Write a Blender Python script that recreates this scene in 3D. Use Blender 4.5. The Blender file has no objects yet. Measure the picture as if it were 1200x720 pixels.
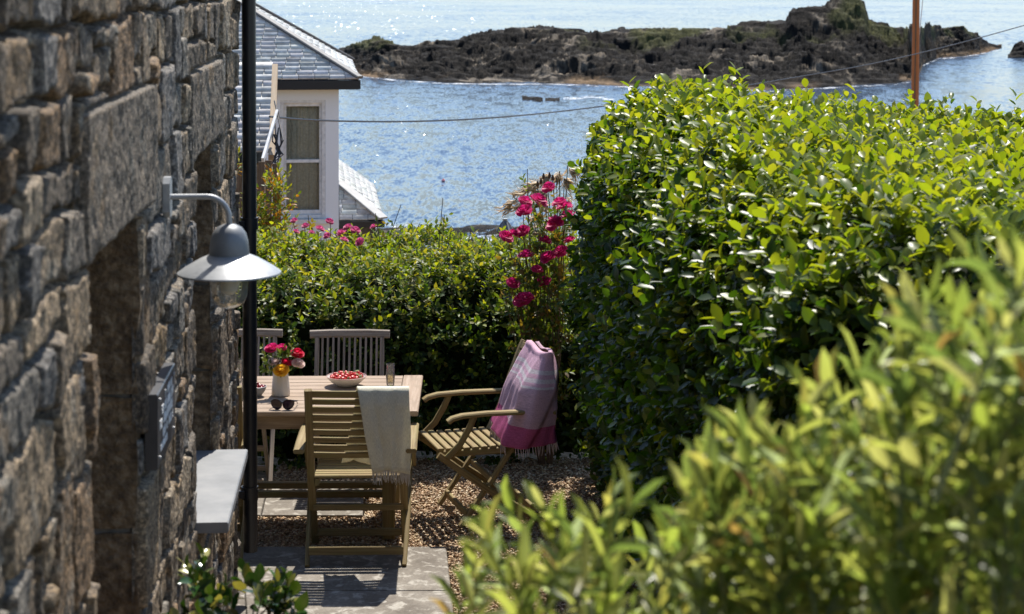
import bpy, bmesh, math, random
import numpy as np
from mathutils import Vector, Matrix
rnd = random.Random(7)
rng = np.random.default_rng(11)
S = bpy.context.scene
COL = S.collection

# ------------------------------------------------------------------ camera, sky, sun, exposure
F, CZ, HY = 2300.0, 3.17, -30.0            # focal length in photo pixels, eye height, horizon row
cam = bpy.data.cameras.new('camera')
camo = bpy.data.objects.new('camera', cam); COL.objects.link(camo)
camo.location = (0, 0, CZ); camo.rotation_euler = (math.pi/2, 0, 0)
cam.sensor_width = 36; cam.lens = F/1200*36; cam.shift_y = -(360-HY)/1200
cam.clip_start = .05; cam.clip_end = 60000
cam.dof.use_dof = True; cam.dof.focus_distance = 14.5; cam.dof.aperture_fstop = 5.6
cam.dof.aperture_blades = 7
S.camera = camo
SUN_AZ, SUN_EL = 12.5, 58.0
W = bpy.data.worlds.new('World'); S.world = W; W.use_nodes = True
wn = W.node_tree; bg = wn.nodes['Background']
sky = wn.nodes.new('ShaderNodeTexSky'); sky.sky_type = 'NISHITA'; sky.sun_disc = False
sky.sun_elevation = math.radians(SUN_EL); sky.sun_rotation = math.radians(SUN_AZ)
sky.air_density = 1.0; sky.dust_density = .6; sky.ozone_density = 3.0
wn.links.new(sky.outputs[0], bg.inputs[0]); bg.inputs[1].default_value = .115
sl = bpy.data.lights.new('sun', 'SUN'); sl.energy = 4.6; sl.angle = math.radians(.53); sl.color = (1, .95, .87)
so = bpy.data.objects.new('sun', sl); COL.objects.link(so)
a, e = math.radians(SUN_AZ), math.radians(SUN_EL)
so.rotation_euler = Vector((math.sin(a)*math.cos(e), math.cos(a)*math.cos(e), math.sin(e))).to_track_quat('Z', 'Y').to_euler()
so.location = (3, 20, 30)
S.view_settings.view_transform = 'Standard'; S.view_settings.look = 'None'
S.view_settings.exposure = 0.70; S.view_settings.gamma = 1
S.render.engine = 'CYCLES'
S.cycles.use_denoising = True
S.cycles.max_bounces = 7; S.cycles.transparent_max_bounces = 10; S.cycles.caustics_reflective = False; S.cycles.caustics_refractive = False

def at(px, py, d):
    "the point at distance d seen at photo pixel (px, py)"
    return Vector(((px-600)/F*d, d, CZ-(py-HY)/F*d))

# ------------------------------------------------------------------ helpers
def tag(o, label=None, cat=None, group=None, kind=None):
    if label: o['label'] = label
    if cat: o['category'] = cat
    if group: o['group'] = group
    if kind: o['kind'] = kind
    return o

def empty(name, loc=(0, 0, 0), rz=0, label=None, cat=None, group=None):
    o = bpy.data.objects.new(name, None); COL.objects.link(o)
    o.empty_display_size = .1
    o.location = loc; o.rotation_euler = (0, 0, rz)
    return tag(o, label, cat, group)

def copy_tree(o, parent=None):
    c = o.copy(); COL.objects.link(c)
    if parent: c.parent = parent
    for ch in list(o.children): copy_tree(ch, c)
    return c

def rect(w, t, c=.003):
    w, t = w/2, t/2; c = min(c, w*.6, t*.6)
    return [(-w+c, -t), (w-c, -t), (w, -t+c), (w, t-c), (w-c, t), (-w+c, t), (-w, t-c), (-w, -t+c)]

class MB:
    def __init__(s): s.v = []; s.f = []; s.uv = []; s.mi = []; s.m = 0
    def face(s, idx, uv=None):
        s.f.append(tuple(idx)); s.uv.append(uv or [(0, 0)]*len(idx)); s.mi.append(s.m)
    def sweep(s, pts, sec, up=(0, 0, 1), scale=None, caps=True):
        pts = [Vector(p) for p in pts]; n = len(pts); k = len(sec); b = len(s.v); up = Vector(up); L = 0
        per = [0]
        for j in range(k):
            q, r = sec[j], sec[(j+1) % k]; per.append(per[-1]+math.hypot(q[0]-r[0], q[1]-r[1]))
        ls = []; off = rnd.random()*7
        for i, p in enumerate(pts):
            t = (pts[min(i+1, n-1)]-pts[max(i-1, 0)]).normalized()
            side = t.cross(up)
            if side.length < 1e-4: side = t.cross(Vector((1, 0, 0)) if abs(t.x) < .9 else Vector((0, 1, 0)))
            side.normalize(); u2 = side.cross(t)
            sc = scale[i] if scale else 1
            if i: L += (p-pts[i-1]).length
            ls.append(L+off)
            for (x, y) in sec: s.v.append(p+side*(x*sc)+u2*(y*sc))
        for i in range(n-1):
            for j in range(k):
                j2 = (j+1) % k
                s.face([b+(i+1)*k+j, b+(i+1)*k+j2, b+i*k+j2, b+i*k+j],
                       [(ls[i+1], per[j]+off), (ls[i+1], per[j+1]+off), (ls[i], per[j+1]+off), (ls[i], per[j]+off)])
        if caps:
            for e_, ii in ((0, range(k)), (n-1, range(k-1, -1, -1))):
                s.face([b+e_*k+j for j in ii], [(ls[e_]+sec[j][0], off+sec[j][1]) for j in ii])
        return s
    def bar(s, p0, p1, w, t, up=(0, 0, 1), c=.003): return s.sweep([p0, p1], rect(w, t, c), up)
    def tube(s, pts, r, n=8, scale=None, caps=True):
        return s.sweep(pts, [(r*math.cos(6.28319*j/n), r*math.sin(6.28319*j/n)) for j in range(n)], (0.01, .02, 1), scale, caps)
    def box(s, c, d, cham=.004): # axis aligned chamfered bar along its longest axis
        c = Vector(c); ax = max(range(3), key=lambda i: d[i]); h = Vector((0, 0, 0)); h[ax] = d[ax]/2
        if ax == 2: return s.bar(c-h, c+h, d[1], d[0], (1, 0, 0), cham)
        if ax == 0: return s.bar(c-h, c+h, d[1], d[2], (0, 0, 1), cham)
        return s.bar(c-h, c+h, d[0], d[2], (0, 0, 1), cham)
    def lathe(s, prof, n=24, c=(0, 0, 0), M=None):
        b = len(s.v); c = Vector(c); k = len(prof)
        for (r, z) in prof:
            for j in range(n):
                t = 6.28319*j/n; p = Vector((r*math.cos(t), r*math.sin(t), z))
                s.v.append((M @ p if M else p)+c)
        for i in range(k-1):
            for j in range(n):
                j2 = (j+1) % n
                s.face([b+i*n+j, b+i*n+j2, b+(i+1)*n+j2, b+(i+1)*n+j])
        return s
    def grid(s, P, uv=None):
        b = len(s.v); nu, nv = len(P), len(P[0])
        for row in P:
            for p in row: s.v.append(Vector(p))
        for i in range(nu-1):
            for j in range(nv-1):
                q = [(i, j), (i+1, j), (i+1, j+1), (i, j+1)]
                s.face([b+x*nv+y for x, y in q], [uv[x][y] for x, y in q] if uv else None)
        return s
    def build(s, name, mat, parent=None, smooth=40, label=None, weld=False):
        me = bpy.data.meshes.new(name)
        me.from_pydata([tuple(v) for v in s.v], [], s.f)
        if weld:
            bm = bmesh.new(); bm.from_mesh(me); bmesh.ops.remove_doubles(bm, verts=bm.verts, dist=.0008)
            bmesh.ops.recalc_face_normals(bm, faces=bm.faces); bm.to_mesh(me); bm.free()
            me.materials.append(mat); me.shade_smooth(); me.set_sharp_from_angle(angle=math.radians(smooth))
            o = bpy.data.objects.new(name, me); COL.objects.link(o); o.parent = parent; return o
        l = me.uv_layers.new(name='UVMap')
        l.data.foreach_set('uv', np.array([c for u in s.uv for c in u], dtype=np.float32).ravel())
        for m in (mat if isinstance(mat, (list, tuple)) else [mat]): me.materials.append(m)
        me.polygons.foreach_set('material_index', s.mi)
        if smooth:
            me.shade_smooth(); me.set_sharp_from_angle(angle=math.radians(smooth))
        me.validate(); me.update()
        o = bpy.data.objects.new(name, me); COL.objects.link(o)
        if parent: o.parent = parent
        if label: o['label'] = label
        return o

def np_mesh(name, V, Q, mat, parent=None, col=None, smooth=True, T=None):
    "mesh from numpy: V (n,3), Q quads (m,4) and/or T triangles"
    me = bpy.data.meshes.new(name)
    me.vertices.add(len(V)); me.vertices.foreach_set('co', np.asarray(V, np.float32).ravel())
    parts = []; tot = []
    if Q is not None and len(Q): parts.append(np.asarray(Q, np.int32).ravel()); tot.append(np.full(len(Q), 4, np.int32))
    if T is not None and len(T): parts.append(np.asarray(T, np.int32).ravel()); tot.append(np.full(len(T), 3, np.int32))
    li = np.concatenate(parts); tt = np.concatenate(tot)
    me.loops.add(len(li)); me.loops.foreach_set('vertex_index', li)
    me.polygons.add(len(tt)); me.polygons.foreach_set('loop_start', np.concatenate([[0], np.cumsum(tt)[:-1]]).astype(np.int32))
    me.polygons.foreach_set('loop_total', tt)
    me.update(calc_edges=True)
    if smooth: me.polygons.foreach_set('use_smooth', np.ones(len(tt), bool))
    if col is not None:
        ca = me.color_attributes.new('Col', 'FLOAT_COLOR', 'POINT')
        ca.data.foreach_set('color', np.concatenate([col, np.ones((len(V), 1))], 1).astype(np.float32).ravel())
    for m in (mat if isinstance(mat, (list, tuple)) else [mat]): me.materials.append(m)
    o = bpy.data.objects.new(name, me); COL.objects.link(o)
    if parent: o.parent = parent
    return o

def vnoise(x, y, seed=0):
    xi = np.floor(x).astype(np.int64); yi = np.floor(y).astype(np.int64); fx = x-xi; fy = y-yi
    fx = fx*fx*(3-2*fx); fy = fy*fy*(3-2*fy)
    def h(i, j):
        n = (i*374761393+j*668265263+seed*974711) & 0x7fffffff
        n = ((n ^ (n >> 13))*1274126177) & 0x7fffffff
        return ((n ^ (n >> 16)) & 0xffff)/65535.0
    return (h(xi, yi)*(1-fx)+h(xi+1, yi)*fx)*(1-fy)+(h(xi, yi+1)*(1-fx)+h(xi+1, yi+1)*fx)*fy
def fbm(x, y, o=4, seed=0, g=.5):
    r = 0; am = 1; t = 0
    for k in range(o):
        r = r+am*vnoise(x*2**k, y*2**k, seed+k*17); t += am; am *= g
    return r/t
def sstep(a_, b_, x):
    t = np.clip((x-a_)/(b_-a_), 0, 1); return t*t*(3-2*t)

# ------------------------------------------------------------------ materials
def nt_of(name):
    m = bpy.data.materials.new(name); m.use_nodes = True; t = m.node_tree
    return m, t, t.nodes['Principled BSDF'], t.nodes['Material Output']
def N(t, typ, **kw):
    n = t.nodes.new(typ)
    for k, v in kw.items():
        if k in n.inputs.keys() if hasattr(n.inputs, 'keys') else False: n.inputs[k].default_value = v
        else: setattr(n, k, v)
    return n
def ramp(t, cols, fac, lo=.3, hi=.7):
    r = t.nodes.new('ShaderNodeValToRGB'); el = r.color_ramp.elements
    n = len(cols)
    for i, c in enumerate(cols):
        p = lo+(hi-lo)*i/max(n-1, 1)
        if i < 2: x = el[i]; x.position = p
        else: x = el.new(p)
        x.color = (*c, 1)
    t.links.new(fac, r.inputs[0]); return r.outputs[0]
def coords(t, kind='Object', sc=(1, 1, 1)):
    tc = t.nodes.new('ShaderNodeTexCoord'); mp = t.nodes.new('ShaderNodeMapping'); mp.inputs['Scale'].default_value = sc
    t.links.new(tc.outputs[kind], mp.inputs[0]); return mp.outputs[0]
def noise(t, vec, scale, detail=4, rough=.55, dist=0):
    n = t.nodes.new('ShaderNodeTexNoise'); n.inputs['Scale'].default_value = scale; n.inputs['Detail'].default_value = detail
    n.inputs['Roughness'].default_value = rough; n.inputs['Distortion'].default_value = dist
    t.links.new(vec, n.inputs['Vector']); return n.outputs['Fac']
def bump(t, b, h, strength=.3, dist=.01):
    n = t.nodes.new('ShaderNodeBump'); n.inputs['Strength'].default_value = strength; n.inputs['Distance'].default_value = dist
    t.links.new(h, n.inputs['Height']); t.links.new(n.outputs[0], b.inputs['Normal']); return n
def mixc(t, fac, a_, b_, mode='MIX'):
    n = t.nodes.new('ShaderNodeMix'); n.data_type = 'RGBA'; n.blend_type = mode
    for k, v in ((0, fac), (6, a_), (7, b_)):
        if isinstance(v, (int, float)): n.inputs[k].default_value = v
        elif isinstance(v, tuple): n.inputs[k].default_value = (*v, 1)
        else: t.links.new(v, n.inputs[k])
    return n.outputs[2]
def mat_noise(name, cols, scale=5, rough=.7, bs=.0, bd=.01, bscale=None, detail=5, sc=(1, 1, 1), kind='Object', spec=.5, metal=0, lo=.3, hi=.7):
    m, t, b, o = nt_of(name); v = coords(t, kind, sc); f = noise(t, v, scale, detail, .6)
    t.links.new(ramp(t, cols, f, lo, hi), b.inputs['Base Color'])
    b.inputs['Roughness'].default_value = rough; b.inputs['Specular IOR Level'].default_value = spec; b.inputs['Metallic'].default_value = metal
    if bs: bump(t, b, noise(t, v, bscale or scale*3, 5, .65), bs, bd)
    return m
def mat_wood(name, cols, stain, rough=.75):
    m, t, b, o = nt_of(name)
    v = coords(t, 'UV', (2.0, 75, 1)); f = noise(t, v, 1.0, 6, .65, .4)
    v2 = coords(t, 'UV', (1.0, 3, 1)); g = noise(t, v2, 5.0, 5, .7)
    c = ramp(t, cols, f, .28, .72)
    gr = ramp(t, [(0, 0, 0), (1, 1, 1)], g, .48, .72)
    t.links.new(mixc(t, gr, c, stain), b.inputs['Base Color'])
    b.inputs['Roughness'].default_value = rough; b.inputs['Specular IOR Level'].default_value = .3
    bump(t, b, f, .5, .003)
    return m
def mat_leaf(name, trans=.35, rough=.35, tcol=(1.5, 1.35, .25), spec=.5, var=.0):
    m, t, b, o = nt_of(name)
    at_ = t.nodes.new('ShaderNodeAttribute'); at_.attribute_name = 'Col'
    t.links.new(at_.outputs['Color'], b.inputs['Base Color'])
    b.inputs['Roughness'].default_value = rough; b.inputs['Specular IOR Level'].default_value = spec
    tr = t.nodes.new('ShaderNodeBsdfTranslucent')
    t.links.new(mixc(t, 1.0, at_.outputs['Color'], tcol, 'MULTIPLY'), tr.inputs[0])
    mx = t.nodes.new('ShaderNodeMixShader'); mx.inputs[0].default_value = trans
    t.links.new(b.outputs[0], mx.inputs[1]); t.links.new(tr.outputs[0], mx.inputs[2]); t.links.new(mx.outputs[0], o.inputs[0])
    return m
def mat_glass(name, tint=(1, 1, 1), rough=.02):
    m, t, b, o = nt_of(name)
    b.inputs['Base Color'].default_value = (*tint, 1); b.inputs['Roughness'].default_value = rough
    tp = t.nodes.new('ShaderNodeBsdfTransparent'); tp.inputs[0].default_value = (*tint, 1)
    gl = t.nodes.new('ShaderNodeBsdfGlossy'); gl.inputs['Roughness'].default_value = rough
    lw = t.nodes.new('ShaderNodeFresnel'); lw.inputs[0].default_value = 1.45
    mx = t.nodes.new('ShaderNodeMixShader')
    t.links.new(lw.outputs[0], mx.inputs[0]); t.links.new(tp.outputs[0], mx.inputs[1]); t.links.new(gl.outputs[0], mx.inputs[2])
    t.links.new(mx.outputs[0], o.inputs[0]); return m
def mat_plain(name, col, rough=.5, metal=0, spec=.5): return mat_noise(name, [tuple(c*.8 for c in col), tuple(min(1, c*1.15) for c in col)], 14, rough, .08, .002, 60, spec=spec, metal=metal)

M_teak_grey = mat_wood('weathered_grey_teak', [(.20, .155, .12), (.36, .30, .245), (.47, .405, .34)], (.26, .22, .17))
M_teak_table = mat_wood('weathered_table_teak', [(.20, .135, .09), (.34, .25, .18), (.45, .36, .28)], (.27, .20, .14))
M_teak_olive = mat_wood('algae_stained_teak', [(.13, .085, .036), (.25, .18, .08), (.34, .27, .14)], (.24, .21, .08))
M_black = mat_plain('black_painted_iron', (.012, .013, .016), .38)
M_zinc = mat_noise('galvanised_grey_metal', [(.26, .27, .28), (.38, .39, .40), (.47, .48, .48)], 9, .42, .12, .002, 50, metal=.35)
M_slate_sill = mat_noise('slate_sill', [(.17, .175, .18), (.22, .225, .23), (.27, .27, .27)], 6, .55, .15, .002, 40)
M_slate_dark = mat_noise('dark_slate', [(.035, .036, .04), (.06, .06, .065)], 8, .45, .2, .002, 40)
M_white_letter = mat_plain('white_lettering', (.85, .85, .83), .6)
M_white = mat_noise('white_render', [(.82, .85, .88), (.86, .88, .90)], 1.2, .75, .15, .004, 30)
M_white_paint = mat_plain('white_gloss_paint', (.74, .74, .73), .35)
M_glass = mat_glass('clear_glass')
M_pane = mat_glass('window_glass', (.92, .93, .91))
M_lampglass = mat_glass('lamp_glass', (.93, .94, .92), .06)
def cloudy(m, col, f):
    t = m.node_tree; o = t.nodes['Material Output']; old = o.inputs[0].links[0].from_socket
    d = t.nodes.new('ShaderNodeBsdfDiffuse'); d.inputs[0].default_value = (*col, 1); x = t.nodes.new('ShaderNodeMixShader'); x.inputs[0].default_value = f
    t.links.new(old, x.inputs[1]); t.links.new(d.outputs[0], x.inputs[2]); t.links.new(x.outputs[0], o.inputs[0]); return m
cloudy(M_lampglass, (.7, .7, .66), .22)
M_lens = mat_plain('sunglass_lens', (.035, .018, .035), .06)
M_frame = mat_plain('sunglass_frame', (.02, .012, .010), .18)
M_stone_brown = mat_noise('brown_granite', [(.055, .036, .02), (.20, .135, .075), (.40, .30, .185)], 26, .85, 1.0, .03, 38, detail=8)
M_timber_dark = mat_wood('dark_timber', [(.08, .055, .035), (.17, .12, .08)], (.10, .08, .06))
M_pole = mat_wood('tarred_pole', [(.26, .085, .03), (.48, .19, .07)], (.36, .15, .06))
M_curtain = mat_noise('net_curtain', [(.40, .43, .38), (.66, .68, .62)], 30, .9)
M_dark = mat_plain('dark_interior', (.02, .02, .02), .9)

# ------------------------------------------------------------------ setting: ground, sea, island
def ground_z(x, y):
    z = np.where(y < 7.0, 1.55*sstep(6.9, 3.2, y), 0.0)
    z = z - np.where(y > 15.0, (y-15.0)*.145, 0)
    z = z - np.where(y > 60.0, (y-60.0)*.06, 0)
    z = np.maximum(z, -18.0)
    return z
xs = np.concatenate([np.linspace(-160, -12, 30), np.linspace(-10, 10, 81), np.linspace(12, 160, 30)])
ys = np.concatenate([np.linspace(-30, 2, 12), np.linspace(2.5, 16, 70), np.linspace(17, 130, 60)])
X, Y = np.meshgrid(xs, ys, indexing='ij')
Z = ground_z(X, Y)+(fbm(X*.5, Y*.5, 4, 3)-.5)*.25*sstep(15, 22, Y)+(fbm(X*2.5, Y*2.5, 3, 5)-.5)*.03
Z = Z+sstep(88, 112, Y)*(fbm(X*.28, Y*.28, 5, 9)-.35)*4.0
def grid_quads(nu, nv):
    i, j = np.meshgrid(np.arange(nu-1), np.arange(nv-1), indexing='ij'); b = (i*nv+j).ravel()
    return np.stack([b, b+nv, b+nv+1, b+1], 1)
M_soil = mat_noise('soil_and_grit', [(.12, .08, .045), (.24, .165, .095), (.36, .26, .16)], 24, .95, .8, .02, 60, detail=7)
tag(np_mesh('ground', np.stack([X.ravel(), Y.ravel(), Z.ravel()-.035], 1), grid_quads(*X.shape), M_soil), kind='structure')

SEA = -11.83
m, t, b, o = nt_of('sea_water'); M_sea = m
def wave_slopes(scale, amp, detail):
    n = t.nodes.new('ShaderNodeTexNoise'); n.inputs['Scale'].default_value = 1; n.inputs['Detail'].default_value = detail; n.inputs['Roughness'].default_value = .55
    t.links.new(coords(t, 'Object', scale), n.inputs['Vector'])
    a1 = t.nodes.new('ShaderNodeVectorMath'); a1.operation = 'SUBTRACT'; t.links.new(n.outputs['Color'], a1.inputs[0]); a1.inputs[1].default_value = (.5, .5, .5)
    a2 = t.nodes.new('ShaderNodeVectorMath'); a2.operation = 'MULTIPLY'; t.links.new(a1.outputs[0], a2.inputs[0]); a2.inputs[1].default_value = (amp, amp, 0); return a2.outputs[0]
def vadd(p, q):
    a1 = t.nodes.new('ShaderNodeVectorMath'); a1.operation = 'ADD'; t.links.new(p, a1.inputs[0])
    if isinstance(q, tuple): a1.inputs[1].default_value = q
    else: t.links.new(q, a1.inputs[1])
    return a1.outputs[0]
sl = vadd(wave_slopes((4.5, 1.0, 1), .50, 3), vadd(wave_slopes((.7, .22, 1), .36, 3), wave_slopes((.02, .012, 1), .22, 2)))
gm = t.nodes.new('ShaderNodeMapRange'); gm.inputs[1].default_value = .745; gm.inputs[2].default_value = .765        # scattered steep wavelets
t.links.new(noise(t, coords(t, 'Object', (3.2, .75, 1)), 1.0, 2, .5), gm.inputs[0])
sy_ = t.nodes.new('ShaderNodeSeparateXYZ'); t.links.new(coords(t, 'Object'), sy_.inputs[0])
far = t.nodes.new('ShaderNodeMapRange'); far.inputs[1].default_value = 300; far.inputs[2].default_value = 520; t.links.new(sy_.outputs[1], far.inputs[0])     # open water beyond the island is choppier
g2 = t.nodes.new('ShaderNodeMapRange'); g2.inputs[1].default_value = .69; g2.inputs[2].default_value = .72
t.links.new(noise(t, coords(t, 'Object', (.85, .13, 1)), 1.0, 2, .5), g2.inputs[0])
g3 = t.nodes.new('ShaderNodeMath'); g3.operation = 'MULTIPLY'; t.links.new(far.outputs[0], g3.inputs[0]); t.links.new(g2.outputs[0], g3.inputs[1])
g4 = t.nodes.new('ShaderNodeMath'); g4.operation = 'MAXIMUM'; t.links.new(g3.outputs[0], g4.inputs[0]); t.links.new(gm.outputs[0], g4.inputs[1]); gm = g4
gs_ = t.nodes.new('ShaderNodeVectorMath'); gs_.operation = 'SCALE'; gs_.inputs[0].default_value = (.22, -.50, 0); t.links.new(gm.outputs[0], gs_.inputs['Scale'])
sl = vadd(sl, gs_.outputs[0])
vn = t.nodes.new('ShaderNodeVectorMath'); vn.operation = 'NORMALIZE'; t.links.new(vadd(sl, (0, 0, 1)), vn.inputs[0]); t.links.new(vn.outputs[0], b.inputs['Normal'])
n3 = noise(t, coords(t, 'Object', (.012, .03, 1)), 1.0, 3, .5)
b.inputs['Roughness'].default_value = .16; b.inputs['IOR'].default_value = 1.33
t.links.new(ramp(t, [(.020, .042, .080), (.029, .056, .102)], n3, .35, .65), b.inputs['Base Color'])
sx = np.array([-25000, 25000.]); sy = np.array([60, 40000.])
tag(np_mesh('sea', np.array([[-25000, 60, SEA], [25000, 60, SEA], [25000, 40000, SEA], [-25000, 40000, SEA]]), np.array([[0, 1, 2, 3]]), M_sea, smooth=False), kind='structure')

M_rock = None
def rock_material():
    m, t, b, o = nt_of('shore_rock')
    at_ = t.nodes.new('ShaderNodeAttribute'); at_.attribute_name = 'Col'
    v = coords(t, 'Object', (1, 1, 1)); f = noise(t, v, .9, 8, .75)
    t.links.new(mixc(t, 1.0, at_.outputs['Color'], ramp(t, [(.35, .33, .3), (1, 1, 1), (1.9, 1.75, 1.5)], f, .3, .7), 'MULTIPLY'), b.inputs['Base Color'])
    b.inputs['Roughness'].default_value = .85; b.inputs['Specular IOR Level'].default_value = .12; bump(t, b, noise(t, v, 1.6, 8, .75), 1.0, .5)
    return m
M_rock = rock_material()
def island(name, front, top, back_extra=22, nx=760, ny=210, seed=5, green=True):
    "heightfield: front = waterline (px,row), top = skyline (px,row)"
    fx = np.array([p[0] for p in front], float); fd = (CZ-SEA)*F/(np.array([p[1] for p in front])-HY)
    tx = np.array([p[0] for p in top], float); ty = np.array([p[1] for p in top], float)
    px = np.linspace(fx[0], fx[-1], nx); d0 = np.interp(px, fx, fd); row = np.interp(px, tx, ty)
    ridge = d0+28+22*np.clip(1-np.abs(px-780)/420, 0, 1)
    ridge = np.where(px > 1062, d0+14, ridge)
    if not green: ridge = d0+5
    k = np.ones(9)/9; ridge = np.convolve(np.pad(ridge, 4, 'edge'), k, 'valid')
    hz = np.maximum((CZ-SEA)-(row-HY)/F*ridge, .25)
    tt = np.concatenate([np.linspace(-.12, 1.05, ny-ny//5), np.linspace(1.08, 1.9, ny//5)])[None, :]
    D = d0[:, None]+(ridge-d0)[:, None]*tt
    AX = ((px-600)/F)[:, None]*D
    n = fbm(AX*.11, D*.11, 6, seed, .58); n2 = fbm(AX*.45+3, D*.5, 5, seed+3, .6); strat = fbm(AX*.05+D*.02, D*.30+AX*.07, 5, seed+8, .6)
    prof = np.where(tt < 1, np.clip(tt, -.2, 1)**.72 if False else np.sign(tt)*np.abs(np.clip(tt, -.2, 1))**.75, 1-((tt-1)/.9)**2*1.15)
    rough = np.clip(hz, 1.2 if green else .7, 4.5)[:, None]
    env = np.clip(tt*4, .12, 1)*np.clip(1.15-np.maximum(tt-.9, 0)*1.1, .25, 1)
    H = hz[:, None]*prof*(.62+.40*np.clip(sstep(.8, 1.0, tt), 0, 1)) + ((n-.5)*1.5+(n2-.5)*.75+(np.abs(strat-.5)-.1)*-1.5)*rough*.8*env*np.where(tt > .93, .55, 1)
    # ledges
    dip = (fbm(AX*.03, D*.03, 2, seed+70)-.5)*3+AX*.035; jit = (fbm(AX*.25, D*.3, 4, seed+71)-.5)*1.2
    led = .75; Q_ = (H+dip+jit)/led; H = H*.30+.70*((np.floor(Q_)+sstep(.62, .98, Q_-np.floor(Q_)))*led-dip-jit)
    H = H+(np.abs(fbm(AX*.8, D*.8, 4, seed+72, .65)-.5)*-1.5+.2)*.85*np.clip(env, 0, .8)*np.where(tt > .9, .4, 1)
    col = np.zeros((nx, ny, 3)); base = np.array([.025, .0225, .0205]); tan = np.array([.20, .17, .135]); blk = np.array([.010, .009, .009])
    w1 = sstep(.56, .66, fbm(AX*.22+9, D*.3, 6, seed+21, .7))[..., None]
    col = base*(1-w1)+tan*w1
    w2 = sstep(.44, .54, fbm(AX*.30, D*.30+5, 5, seed+31, .65))[..., None]; col = col*(1-w2*.9)+blk*w2*.9
    wl = sstep(.9, .25, H)[..., None]*sstep(.4, .55, fbm(AX*.1+2, D*.05, 3, seed+40))[..., None]; wl = wl*(.8 if green else 0); col = col*(1-wl)+np.array([.24, .165, .10])*wl
    if green:
        g = sstep(.48, .60, fbm(AX*.09+4, D*.12, 5, seed+50, .6))*sstep(.70, .9, np.broadcast_to(tt, H.shape))*sstep(2.4, 3.6, H)
        col = col*(1-g[..., None]*.8)+np.array([.07, .075, .028])*g[..., None]*.8
    V = np.stack([AX, D, SEA+H], -1).reshape(-1, 3)
    return tag(np_mesh(name, V, grid_quads(nx, ny), M_rock, col=col.reshape(-1, 3), smooth=False), kind='structure')
island('rocky_island',
       [(392, 84), (430, 90), (470, 94), (520, 97), (560, 98), (620, 96), (640, 98), (700, 100), (800, 103), (900, 106), (960, 103), (1000, 100), (1050, 98), (1075, 93), (1082, 76), (1100, 68), (1130, 66), (1160, 61), (1174, 57)],
       [(392, 60), (405, 56), (425, 50), (440, 46), (462, 51), (482, 56), (500, 51), (520, 50), (545, 45), (570, 41), (600, 37), (640, 35), (652, 36), (690, 41), (740, 37), (800, 36), (850, 36), (872, 29), (890, 32), (920, 29), (927, 15), (945, 11), (968, 11), (978, 3), (1000, 1), (1012, 4), (1018, 25), (1040, 32), (1070, 36), (1092, 29), (1105, 37), (1128, 36), (1145, 41), (1160, 50), (1174, 57)])
island('rocky_skerry', [(1181, 68), (1200, 68), (1240, 66), (1290, 66)], [(1181, 66), (1190, 54), (1205, 50), (1240, 44), (1290, 50)], nx=60, ny=50, seed=15, green=False)
island('tidal_rock', [(612, 119), (622, 120), (636, 120)], [(612, 118), (620, 114), (630, 115), (636, 119)], nx=30, ny=24, seed=25, green=False)
island('tidal_rock', [(639, 121), (648, 121), (656, 121)], [(639, 120), (645, 117), (650, 117), (656, 120)], nx=30, ny=24, seed=29, green=False)
island('shore_rocks', [(380, 291), (470, 292), (500, 292), (530, 289), (560, 288), (600, 287), (660, 290)], [(380, 289), (470, 286), (500, 287), (530, 281), (545, 283), (560, 282), (585, 277), (600, 275), (660, 272)], nx=160, ny=60, seed=35, green=False)

# surf: thin foam patches along the waterline
m, t, b, o = nt_of('sea_foam'); M_foam = m
b.inputs['Base Color'].default_value = (.8, .82, .84, 1); b.inputs['Roughness'].default_value = .9
f = noise(t, coords(t, 'Object', (.5, .5, 1)), 1.0, 7, .75)
tp = t.nodes.new('ShaderNodeBsdfTransparent'); mx = t.nodes.new('ShaderNodeMixShader')
t.links.new(ramp(t, [(0, 0, 0), (1, 1, 1)], f, .50, .60), mx.inputs[0]); t.links.new(tp.outputs[0], mx.inputs[1]); t.links.new(b.outputs[0], mx.inputs[2]); t.links.new(mx.outputs[0], o.inputs[0])
fm = MB()
def foam_strip(pts, w):
    P = [at(px, 0, 1) for px, _ in pts]; rows = []
    for (px, r) in pts:
        d = (CZ-SEA)*F/(r-HY); rows.append([((px-600)/F*(d+q), d+q, SEA+.03) for q in (-w, 0, w*.6)])
    fm.grid(rows)
foam_strip([(395, 85), (430, 91), (470, 95), (520, 98), (560, 99), (640, 99), (700, 101), (800, 104), (900, 107), (960, 104), (1050, 99), (1075, 95)], 1.6)
foam_strip([(1082, 77), (1100, 69), (1130, 67), (1172, 59)], 2.5)
foam_strip([(660, 116), (690, 114), (720, 116)], 3)
foam_strip([(440, 276), (480, 283), (520, 279), (560, 281), (600, 276)], 2.2)
foam_strip([(440, 262), (480, 266), (520, 270), (560, 274)], 1.2)
tag(fm.build('sea_foam', M_foam, smooth=0), kind='structure')

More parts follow.
